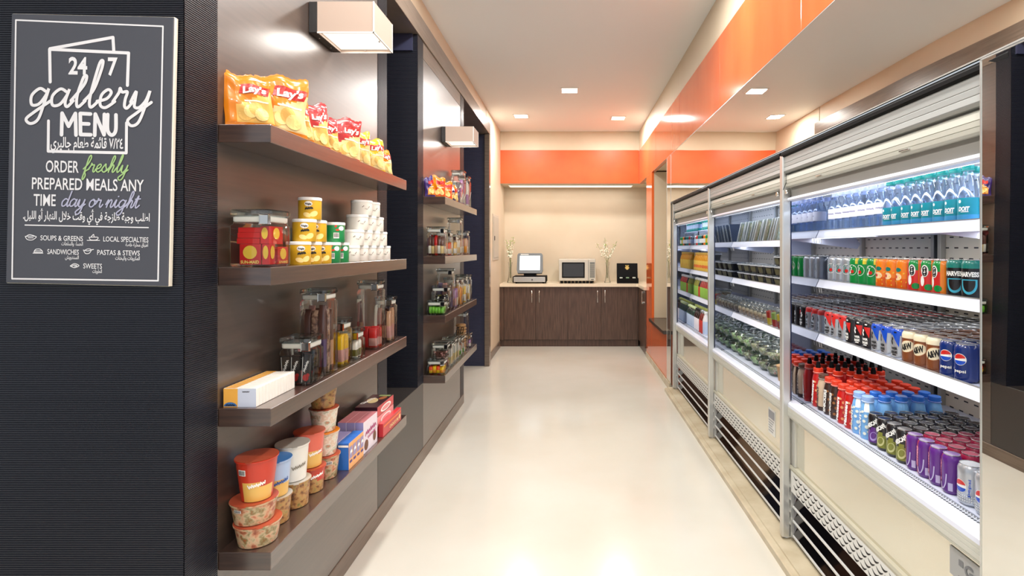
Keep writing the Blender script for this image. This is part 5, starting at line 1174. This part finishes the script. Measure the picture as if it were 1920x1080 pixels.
def k_water_clear():
    r = .030
    pr = [(r * .9, 0), (r, .006), (r * .97, .02), (r, .034), (r * .97, .045), (r, .056), (r, .092), (r * .97, .11), (r * .86, .128), (r * .6, .148), (r * .46, .160), (r * .46, .168)]
    o = bottle(pr, .0145, .014, [M_WATER], CAPW); s = s_cyl(r)
    bm = NB(); lathe(bm, [(r + .0006, .058), (r + .0006, .104)], 24, caps=False); lb = obj('label_band', bm, LABW, o, smooth=True)
    bm = NB(); d_text(bm, s, '~water', 0, .082, .008, width=.03, bold=.02, off=.0018); obj('lettering', bm, mat('label_lilac_ink', (150, 140, 170), .5), lb); return o
z1 = 1.537 - .0075; G1 = 'water bottles on the top shelf of the nearest cooler'
p = k_water_teal(); front_row(p, [(1.243, 1.668 + .0575 * i, z1, nths(8)[i]) for i in range(8)], 'clear bottle with teal label and cap', 'nearest cooler top shelf', G1, 'water bottle')
p = k_water_clear(); front_row(p, [(1.245, 2.130 + .0632 * i, z1, nths(7)[i]) for i in range(7)], 'clear bottle with white label, pale cap', 'nearest cooler top shelf', G1, 'water bottle')
for j in range(1, 3):
    for i in range(8):
        pass
WB = can_proto
p = bottle([(.0247, 0), (.0275, .006), (.0275, .08), (.0255, .104), (.0198, .129), (.0151, .145), (.0137, .170)], .0155, .015, [M_WATER, LABT], CAPT, fn=lambda a, z: 1 if .01 < z < .078 else None)
front_row(p, [(1.306, 1.668 + .0575 * i, z1, nths(8)[i]) for i in range(8)], 'teal-capped second-row water bottle', 'nearest cooler top shelf', G1, 'water bottle')
p = bottle([(.027, 0), (.030, .006), (.030, .092), (.0258, .128), (.018, .148), (.0138, .168)], .0145, .014, [M_WATER, LABW], CAPW, fn=lambda a, z: 1 if .05 < z < .1 else None)
front_row(p, [(1.312, 2.130 + .0632 * i, z1, nths(7)[i]) for i in range(7)], 'pale-capped second-row water bottle', 'nearest cooler top shelf', G1, 'water bottle')
# --- bottom deck of the nearest cooler
MRED = mat('bottle_red', (192, 28, 24), .3, coat=.3); MCAP = mat('cap_red_orange', (226, 62, 32), .35); BLU = mat('bottle_sky_blue', (120, 176, 228), .3, coat=.3); BCAP = mat('cap_blue', (52, 118, 214), .35); PBLC = mat('cap_sky', (150, 184, 236), .35); SNB = mat('bottle_dark_brown', (58, 36, 28), .3, coat=.3); GAL = mat('bottle_beige', (206, 180, 152), .3, coat=.3); GALC = mat('cap_brown', (92, 62, 48), .35)
def milk(body, capm, h=.150, fn=None, word=None, wm=M_PAPER_W, dots=None, pump=False):
    r = .0285
    pr = [(r * .86, 0), (r * .95, .006), (r, .02), (r * .96, h * .35), (r, h * .55), (r * .97, h * .72), (r * .8, h * .88), (r * .68, h * .94), (r * .68, h)]
    rf = lambda v: r * (1.0 if v < h * .6 else .985)
    o = bottle(pr, .0215, .017, body, capm, fn=fn); s = s_cyl(rf)
    bm = NB(); lathe(bm, [(.0205, h - .008), (.0222, h - .007), (.0222, h - .003), (.0205, h - .002)], 18); obj('neck_ring', bm, M_PAPER_W, o, smooth=True)
    if word:
        bm = NB(); d_text(bm, s, word, -.010, h * .42, .013, rot=86, width=h * .68, bold=.05, off=.0022); obj('lettering', bm, wm, o)
    if dots:
        bm = NB()
        for u, v, q in ((.012, .16, .006), (.02, .34, .007), (.010, .48, .006), (.016, .62, .006), (.024, .22, .004), (.004, .72, .005)): d_ellipse(bm, s, u, h * v, q, q, off=.0018)
        obj('sweets_print', bm, dots, o)
    if pump:
        bm = NB(); lathe(bm, [(.011, h + .016), (.011, h + .030), (.0085, h + .036), (.0085, h + .044), (.0075, h + .045)], 14); obj('sports_cap', bm, M_BLACK, o, smooth=True)
    return o
GD = 'drinks on the bottom deck of the nearest cooler'; WD = 'nearest cooler bottom deck'; xd = 1.176; zd = DECK + .0005
DOT = mat('sweet_print', (232, 160, 110), .4); COC = mat('coconut_print', (236, 240, 226), .4); GRD = mat('label_leaf_green', (150, 176, 90), .4)
p = milk([BLU, M_PAPER_W], PBLC, word='BOUNTY', fn=lambda a, z: 1 if (z > .10 and 10 < a < 60) else None, dots=COC); front_row(p, [(xd, 2.110 + .062 * i, zd, nths(2)[i]) for i in range(2)], 'sky blue milkshake bottle with coconut print', 'front of ' + WD, GD, 'drink bottle')
p = milk([MRED], MCAP, word='Maltesers', dots=DOT); front_row(p, [(xd, 2.234 + .062 * i, zd, nths(2)[i]) for i in range(2)], 'red milkshake bottle with flat red cap', 'front of ' + WD, GD, 'drink bottle')
p = milk([SNB, GAL], MCAP, word='SNICKERS', fn=lambda a, z: 1 if a > 280 and a < 320 else None, dots=mat('nut_print', (150, 100, 56), .4)); front_row(p, [(xd, 2.358 + .060 * i, zd, nths(2)[i]) for i in range(2)], 'dark brown milkshake bottle with red cap', 'front of ' + WD, GD, 'drink bottle')
p = milk([GAL, SNB], GALC, word='GALAXY', wm=SNB, fn=lambda a, z: 1 if z < .02 else None); front_row(p, [(xd, 2.478, zd, '')], 'beige milkshake bottle with brown cap', 'front of ' + WD, GD, 'drink bottle')
p = milk([MRED, GRD], MCAP, h=.165, word='Maltesers', dots=DOT, pump=True); front_row(p, [(xd + .004, 2.542, zd, ''), (xd + .066, 2.478, zd, 'second row nearer'), (xd + .068, 2.542, zd, 'second row farther'), (xd + .130, 2.4785, zd, 'third row nearer'), (xd + .132, 2.542, zd, 'third row farther'), (xd + .13, 2.416, zd, 'third row nearest'), (xd + .195, 2.478, zd, 'fourth row nearer'), (xd + .195, 2.542, zd, 'fourth row farther'), (xd + .195, 2.416, zd, 'fourth row nearest'), (xd + .26, 2.478, zd, 'fifth row nearer'), (xd + .26, 2.542, zd, 'fifth row farther')], 'tall red bottle with black sports cap', WD, GD, 'drink bottle')
p = milk([MRED], MCAP); front_row(p, [(xd + .066 * j, 2.234 + .0598 * i, zd, f'row {ORD[j]}, {ORD[i]} along') for j in range(1, 5) for i in range(3) if not (j > 2 and i > 2)], 'red bottle with orange cap behind', WD, GD, 'drink bottle')
p = milk([BLU], BCAP); front_row(p, [(xd + .066 * j, 2.110 + .062 * i, zd, f'row {ORD[j]}, {ORD[i]} along') for j in range(1, 5) for i in range(2)], 'sky blue bottle with deeper blue cap behind', WD, GD, 'drink bottle')
def k_coffee(accent):
    o = can_proto(.0265, .118, [CBLK, accent], lambda a, z: 1 if z < .03 + .035 * max(0, math.cos(R(a - 10))) and (a < 95 or a > 290) and z > .012 else None); s = s_cyl(.0265)
    bm = NB(); d_text(bm, s, 'NESCAF\u00c9', 0, .082, .013, rot=38, width=.052, bold=.06, off=.0016); obj('lettering', bm, M_PAPER_W, o)
    bm = NB(); d_ellipse(bm, s, .004, .034, .013, .018, 0, .0008, rot=-20); d_ellipse(bm, s, .004, .037, .009, .013, 1, .0013, rot=-20); obj('cup_print', bm, [mat('can_pale_olive', (206, 204, 140), .4) if accent is not CPUR else mat('can_pale_purple', (176, 150, 214), .4), accent], o); return o
COL_ = mat('can_olive', (128, 130, 44), .3, coat=.3)
p = k_coffee(COL_); front_row(p, [(xd - .004, 1.872 + .0585 * i, zd, nths(3)[i]) for i in range(3)], 'slim black can with olive cup print', 'front of ' + WD, GD)
p = k_coffee(CPUR); front_row(p, [(xd - .004, 2.0475, zd, '')], 'slim black can with purple cup print', 'front of ' + WD, GD)
def k_berry():
    o = can_proto(.0265, .120, [CPUR, CMAR], lambda a, z: 1 if a > 215 and a < 335 else None); s = s_cyl(.0265)
    bm = NB(); d_text(bm, s, 'Vimto', -.021, .062, .016, rot=86, width=.075, bold=.05, shear=.2); obj('lettering', bm, mat('can_pink_print', (236, 150, 170), .4), o)
    bm = NB(); d_rect(bm, s, .012, .024, .012, .036); bl = obj('barcode_patch', bm, mat('can_lilac_print', (186, 176, 212), .4), o)
    bm = NB(); d_ribbon(bm, s, smooth_line([(-.012, .03), (-.004, .014), (.005, .03), (.008, .06)], 6), .0035); obj('swirl', bm, mat('can_lilac_print', (186, 176, 212)), o); return o
p = k_berry(); front_row(p, [(xd - .004, 1.640 + .058 * i, zd, nths(4)[i]) for i in range(4)], 'slim purple and maroon can with script', 'front of ' + WD, GD)
for j in range(1, 6):
    for i in range(8):
        k = 'maroon' if i < 4 else 'black'; x = xd - .004 + .058 * j
        behind('dk' + k, [CMAR if k == 'maroon' else CBLK], None, .0265, .120, x, 1.640 + .0581 * i, zd, f'slim {k} can {ORD[j]} row deep, {ORD[i]} from the camera, {WD}', GD)
def k_diet():
    o = can_proto(.033, .118, [SILV]); s = s_cyl(.033)
    bm = NB(); globe(bm, s, -.006, .055, .018); obj('emblem', bm, [M_PAPER_W, CRED, CBLU2], o)
    bm = NB()
    for q in range(14):
        for w_ in range(3): d_ellipse(bm, s, -.036 + .0055 * q, .016 + .007 * w_, .0013, .0022)
    obj('dot_print', bm, M_PAPER_W, o)
    bm = NB(); d_text(bm, s, 'pepsi', .018, .055, .007, rot=86, width=.05); obj('lettering', bm, CBLU2, o); return o
p = k_diet(); front_row(p, [(xd, 1.498, zd, 'nearer of two'), (xd, 1.567, zd, 'farther of two'), (xd + .07, 1.53, zd, 'behind the pair')], 'silver can with round tricolour emblem', 'front of ' + WD, GD)

# ------------------------------------------------------------------ middle cooler: sandwiches, trays, desserts, salads
zb1, zb2, zb3 = 1.497 - .0075, 1.234 - .0075, .980 - .0075
CLEAR = glass_mat('clear_tray_plastic', (246, 250, 250), .06, .7, .10)
SND = print_mat('sandwich_filling', [(232, 226, 206), (206, 196, 160), (150, 168, 110), (240, 238, 230)], 60)
def sandwich():
    """slab-shaped pack leaning towards the near end, its card showing along the edge"""
    def slab(y0, y1, z0, z1, k=.62): return [(y0 - k * z0, z0), (y1 - k * z0, z0), (y1 - k * z1, z1), (y0 - k * z1, z1)]
    bm = NB(); prism(bm, slab(-.019, .019, 0, .142), -.062, .062, 'x'); o = obj('sandwich_pack', bm, CLEAR)
    bm = NB(); prism(bm, slab(-.013, .013, .006, .132), -.052, .052, 'x'); obj('sandwich', bm, SND, o)
    bm = NB(); prism(bm, slab(.0195, .024, 0, .146), -.064, .064, 'x'); obj('card_back', bm, mat('card_white', (236, 240, 244), .45), o)
    bm = NB(); prism(bm, slab(.0243, .0285, .004, .147), -.0645, .0645, 'x'); obj('dark_edge', bm, mat('card_grey', (70, 80, 96), .4), o); return o
p = sandwich()
for i in range(13):
    x, y = 1.280 + .006 * (i % 3), 3.200 + .0575 * i
    lab = f'clear sandwich pack with white card back, {ORD[i]} from the camera, middle cooler top shelf'
    if i == 0: p.location = (x, y, zb1); tag(p, lab, 'sandwich', 'sandwich packs on the middle cooler top shelf')
    else: dup(p, (x, y, zb1), R(rndc.uniform(-4, 4)), lab)
TRB = mat('tray_black', (34, 34, 36), .35); TRO = mat('tray_olive_food', (84, 82, 48), .5)
def tray():
    bm = NB(); loft(bm, [(rr(.085, .105, .012), 0), (rr(.105, .125, .016), .046), (rr(.110, .130, .016), .047)], bottom=True); loft(bm, [(rr(.098, .118, .012), .038), (rr(.097, .117, .012), .0385)], top=True, bottom=False); o = obj('food_tray', bm, TRB, smooth=True)
    bm = NB(); loft(bm, [(rr(.112, .132, .016), .0475), (rr(.112, .132, .016), .052), (rr(.10, .12, .014), .060), (rr(.097, .117, .014), .0605)], bottom=False, top=True); obj('lid', bm, CLEAR, o, smooth=True)
    bm = NB(); loft(bm, [(rr(.1125, .1325, .016), .0476), (rr(.1135, .1335, .016), .050), (rr(.1125, .1325, .016), .0525), (rr(.106, .126, .014), .0525), (rr(.106, .126, .014), .0476)], bottom=False); obj('lid_rim', bm, mat('lid_rim_white', (220, 224, 228), .3), o, smooth=True)
    bm = NB(); box(bm, -.04, .04, -.0665, -.0655, .006, .04) if False else quad(bm, [(-.036, -.0545, .008), (.036, -.0545, .008), (.040, -.0625, .040), (-.040, -.0625, .040)]); obj('front_label', bm, TRO, o); return o
p = tray(); first = True; GT = 'black food trays on the middle cooler second shelf'
for i in range(6):
    for lv in range(3 if i == 0 else 2):
        x, y, z = 1.275, 3.140 + .139 * i, zb2 + .0612 * lv
        lab = f'black food tray with clear lid, stack {ORD[i]} from the camera, {["bottom", "second", "top"][lv]} layer, second shelf'
        if first: p.location = (x, y, z); p.rotation_euler = (0, 0, RT); tag(p, lab, 'food tray', GT); first = False
        else: dup(p, (x, y, z), RT + R(rndc.uniform(-5, 5)), lab, GT)
def dessert(m, label_cols):
    bm = NB(); lathe(bm, [(.020, 0), (.024, .004), (.034, .03), (.037, .062), (.036, .066)], 22, caps=False); o = obj('dessert_cup', bm, CLEAR, smooth=True)
    bm = NB(); lathe(bm, [(.018, .002, 0), (.022, .005, 0), (.0315, .028, 0), (.034, .042, 1), (.0335, .052, 1), (.02, .056, 1)], 20); obj('dessert', bm, m, o, smooth=True)
    bm = NB(); lathe(bm, [(.0365, .063), (.039, .064), (.039, .068), (.036, .070), (.030, .086), (.014, .094)], 22); obj('dome_lid', bm, CLEAR, o, smooth=True); return o
DBR = print_mat('dessert_brown', [(112, 84, 66), (168, 140, 116), (206, 186, 164)], 70); DCR = mat('dessert_cream', (214, 196, 170), .5); DRED = mat('dessert_red', (186, 44, 34), .4); DYEL = mat('dessert_yellow', (222, 196, 60), .4); DGRN = mat('dessert_green', (150, 176, 90), .4)
GS = 'dessert cups on the middle cooler third shelf'
p = dessert([DBR, DCR], None)
spots = [(1.262 + .082 * j, 3.420 + .0815 * i, zb3, f'row {ORD[j]}, {ORD[i]} from the camera') for j in range(2) for i in range(7)]
front_row(p, spots, 'clear domed cup of brown dessert', 'middle cooler', GS, 'dessert cup')
def parfait(a, b):
    bm = NB(); lathe(bm, [(.022, 0), (.026, .004), (.036, .098), (.0365, .10)], 22, caps=False); o = obj('parfait_cup', bm, CLEAR, smooth=True)
    bm = NB(); lathe(bm, [(.020, .002, 0), (.024, .005, 0), (.029, .045, 1), (.033, .082, 1), (.02, .09, 1)], 20); obj('parfait', bm, [a, b], o, smooth=True)
    bm = NB(); lathe(bm, [(.036, .1), (.039, .101), (.039, .105), (.03, .107)], 20); obj('lid', bm, CLEAR, o, smooth=True); return o
for i, (a, b, lab) in enumerate(((DRED, DYEL, 'tall clear cup layered red under yellow, nearest of three fruit cups'), (DRED, DGRN, 'tall clear cup layered red under green, middle fruit cup'), (DYEL, DRED, 'tall clear cup layered yellow under red, farthest fruit cup'))):
    p = parfait(a, b); p.location = (1.258, 3.170 + .085 * i, zb3); tag(p, lab, 'fruit cup', 'fruit cups on the middle cooler third shelf')
def tubsq():
    bm = NB(); loft(bm, [(rr(.085, .085, .01), 0), (rr(.1, .1, .012), .048)], bottom=True); o = obj('snack_box', bm, CLEAR, smooth=True)
    bm = NB(); loft(bm, [(rr(.078, .078, .01), .002), (rr(.09, .09, .012), .036)], bottom=True, top=True); obj('filling', bm, print_mat('grain_filling', [(176, 160, 124), (216, 204, 176), (120, 104, 72), (150, 120, 90)], 90), o, smooth=True)
    bm = NB(); loft(bm, [(rr(.103, .103, .012), .0482), (rr(.103, .103, .012), .053), (rr(.09, .09, .012), .058)], top=True); obj('lid', bm, CLEAR, o, smooth=True); return o
p = tubsq(); first = True
for i, (x, y, lv) in enumerate(((1.262, 3.070, 0), (1.262, 3.070, 1), (1.37, 3.10, 0), (1.37, 3.10, 1), (1.37, 3.21, 0), (1.37, 3.21, 1))):
    lab = f'square clear snack box, {["front stack", "rear near stack", "rear far stack"][i // 2]}, {["lower", "upper"][lv]} of two, middle cooler third shelf'
    if first: p.location = (x, y, zb3); tag(p, lab, 'snack box', 'square snack boxes'); first = False
    else: dup(p, (x, y, zb3 + .0586 * lv), R(3 * i), lab, 'square snack boxes')
SAL = print_mat('salad_leaves', [(84, 150, 66), (140, 196, 96), (232, 238, 204), (176, 214, 120), (104, 164, 84)], 45); SA2 = print_mat('mixed_salad', [(226, 224, 204), (180, 180, 134), (120, 142, 84), (240, 228, 204), (186, 84, 58)], 50)
def salad(m):
    bm = NB(); lathe(bm, [(.040, 0), (.044, .003), (.058, .03), (.066, .058), (.070, .060)], 28, caps=True); o = obj('salad_bowl', bm, CLEAR, smooth=True)
    b3 = NB(); bmesh.ops.create_icosphere(b3, subdivisions=4, radius=1.0); rq = random.Random(4)
    for v in b3.verts:
        z = v.co.z; f = 1 + .10 * math.sin(13 * v.co.x + 7 * v.co.y) + .08 * math.sin(21 * v.co.y + 9 * z)
        v.co = Vector((v.co.x * .054 * f * (1 if z > 0 else .86), v.co.y * .054 * f * (1 if z > 0 else .86), .034 + z * (.028 if z > 0 else .029) * f))
    for f in b3.faces: f.smooth = True
    obj('salad', b3, m, o)
    bm = NB(); lathe(bm, [(.070, .0602), (.072, .062), (.070, .065), (.062, .078), (.02, .084)], 28); obj('lid', bm, CLEAR, o, smooth=True); return o
GSA = 'salad bowls on the middle cooler bottom deck'; k = 0
pa, pb = salad(SAL), salad(SA2); fa = fb = True
for lv in range(2):
    for j in range(2):
        for i in range(6):
            x, y, z = 1.222 + .148 * j, 3.150 + .1455 * i, DECK + .0005 + .0855 * lv
            green = i >= 2 and (i + j + lv) % 4 != 3
            lab = f'clear bowl of {"green leaf" if green else "mixed"} salad, {["lower", "upper"][lv]} layer, {["front", "rear"][j]} row, {ORD[i]} along, bottom deck'
            src = pa if green else pb
            if (green and fa) or (not green and fb):
                src.location = (x, y, z); tag(src, lab, 'salad bowl', GSA)
                if green: fa = False
                else: fb = False
            else: dup(src, (x, y, z), R(40 * k), lab, GSA)
            k += 1
KRF = mat('kraft_card', (182, 146, 104), .6)
def pot():
    bm = NB(); lathe(bm, [(.034, 0), (.036, .002), (.044, .075), (.0455, .077), (.0455, .080)], 26); o = obj('soup_pot', bm, KRF, smooth=True)
    bm = NB(); lathe(bm, [(.0455, .0802), (.048, .0805), (.048, .086), (.045, .088)], 26); obj('lid', bm, KRF, o, smooth=True); return o
p = pot(); p.location = (1.215, 3.022, DECK + .0005); tag(p, 'brown kraft pot standing on the deck before the salad bowls', 'soup pot', 'brown kraft pots')
dup(p, (1.325, 3.020, DECK + .0005), 0, 'brown kraft pot behind the front one, nearest end of the middle deck', 'brown kraft pots')

# ------------------------------------------------------------------ farthest cooler: juices and sodas
zf1, zf2, zf3 = 1.480 - .0075, 1.240 - .0075, .994 - .0075
GC = 'bottles in the farthest cooler'
def juice(m, lab, capm, h=.165, r=.0295, neck=.45):
    o = bottle([(r * .92, 0), (r, .005), (r, h * .62), (r * .95, h * .70), (r * .62, h * .86), (r * neck, h * .93), (r * neck, h)], r * .5, .014, [m, lab], capm, fn=lambda a, z: 1 if h * .14 < z < h * .48 else None)
    if m is not JY: return o
    s = s_cyl(r); bm = NB(); d_ellipse(bm, s, 0, h * .3, r * .5, h * .09); obj('label_print', bm, mat('label_print_orange', (232, 120, 60), .4), o); return o
JY = mat('juice_orange_yellow', (228, 158, 24), .2, coat=.4); JYL = mat('juice_label_yellow', (244, 206, 90), .4); JP = mat('juice_pink_red', (176, 62, 56), .2, coat=.4); JGL = mat('juice_label_green', (150, 196, 84), .4); JO = mat('juice_olive', (150, 150, 60), .2, coat=.4); JD = mat('cola_dark', (44, 26, 26), .15, coat=.5); JRL = mat('cola_label_red', (206, 60, 50), .4)
yf = [4.765 + .0625 * i for i in range(9)]
p = juice(JY, JYL, mat('cap_gold', (230, 190, 90), .35)); front_row(p, [(1.245, yf[i], zf2, nths(9)[i]) for i in range(9)], 'orange yellow juice bottle', 'farthest cooler second shelf', GC, 'juice bottle')
p = juice(JP, JGL, M_PLASTIC_W); front_row(p, [(1.245, yf[i], zf3, nths(5)[i]) for i in range(5)], 'pinkish red juice bottle with green label', 'farthest cooler third shelf', GC, 'juice bottle')
p = juice(JD, JRL, M_PLASTIC_W); front_row(p, [(1.245, yf[5], zf3, '')], 'dark cola bottle with red label', 'farthest cooler third shelf', GC, 'soda bottle')
p = juice(JO, JGL, M_PLASTIC_W); front_row(p, [(1.245, yf[6 + i], zf3, nths(3)[i]) for i in range(3)], 'olive green juice bottle', 'farthest cooler third shelf', GC, 'juice bottle')
p = juice(mat('milk_white', (236, 232, 232), .3), LABB, M_PLASTIC_W, h=.185); front_row(p, [(1.178, 4.640, zd, '')], 'white milk bottle', 'farthest cooler bottom deck', GC, 'milk bottle')
p = juice(mat('wine_brown_red', (120, 44, 40), .15, coat=.4), JRL, SILV, h=.185, neck=.36); front_row(p, [(1.178, 4.708 + .064 * i, zd, nths(2)[i]) for i in range(2)], 'brownish red soda bottle', 'farthest cooler bottom deck', GC, 'soda bottle')
p = juice(JD, LABW, M_DARKM, h=.185, neck=.36); front_row(p, [(1.178, 4.836 + .064 * i, zd, nths(3)[i]) for i in range(3)], 'dark soda bottle with white label', 'farthest cooler bottom deck', GC, 'soda bottle')
p = juice(M_PETGREEN, LABB, mat('cap_pale_green', (206, 222, 170), .35), h=.185, neck=.36); front_row(p, [(1.178, 5.028 + .064 * i, zd, nths(5)[i]) for i in range(5)], 'pale green soda bottle', 'farthest cooler bottom deck', GC, 'soda bottle')
p = juice(JO, JGL, mat('cap_yellow_green', (206, 214, 120), .35), h=.185, neck=.36); front_row(p, [(1.245, 4.64 + .064 * i, zd, f'{ORD[i]} from the camera') for i in range(11)], 'yellow-capped bottle in the rear row', 'farthest cooler bottom deck', GC, 'soda bottle')
# raised glass ledge with short teal cans over a row of small cans
t = thing('glass_ledge', 'raised clear ledge on the top shelf of the farthest cooler', 'ledge', (1.33, 5.02, zf1))
bm = NB(); box(bm, -.055, .055, -.31, .30, .150, .156); obj('ledge_plate', bm, mat('ledge_white', (224, 230, 240), .2), t)
for y in (-.305, .285):
    bm = NB(); box(bm, -.05, .05, y, y + .008, 0, .149); obj('ledge_leg', bm, M_LID, t)
def smallcan(m1, m2): return can_proto(.026, .105, [m1, m2], band(.03, .075, 1))
p = smallcan(CAPT, LABB); front_row(p, [(1.315, 4.745 + .068 * i, zf1 + .1565, nths(8)[i]) for i in range(8)], 'short teal can on the raised ledge', 'farthest cooler top shelf', GC)
for i, (a, b, nm) in enumerate(((CGRN, M_PAPER_W, 'green and white'), (CGRN, CYEL, 'green and yellow'), (CORG, M_PAPER_W, 'orange and white'), (CBLK, M_PAPER_W, 'black and white'), (CTEA, M_PAPER_W, 'teal and white'), (CTEA, LABB, 'teal and pale blue'), (CRED, M_PAPER_W, 'red and white'), (SILV, LABB, 'silver and pale blue'))):
    p = smallcan(a, b); p.location = (1.243, 4.745 + .072 * i, zf1); p.rotation_euler = (0, 0, RZ); tag(p, f'small {nm} can under the raised ledge of the farthest cooler', 'drink can', 'small cans in the farthest cooler')
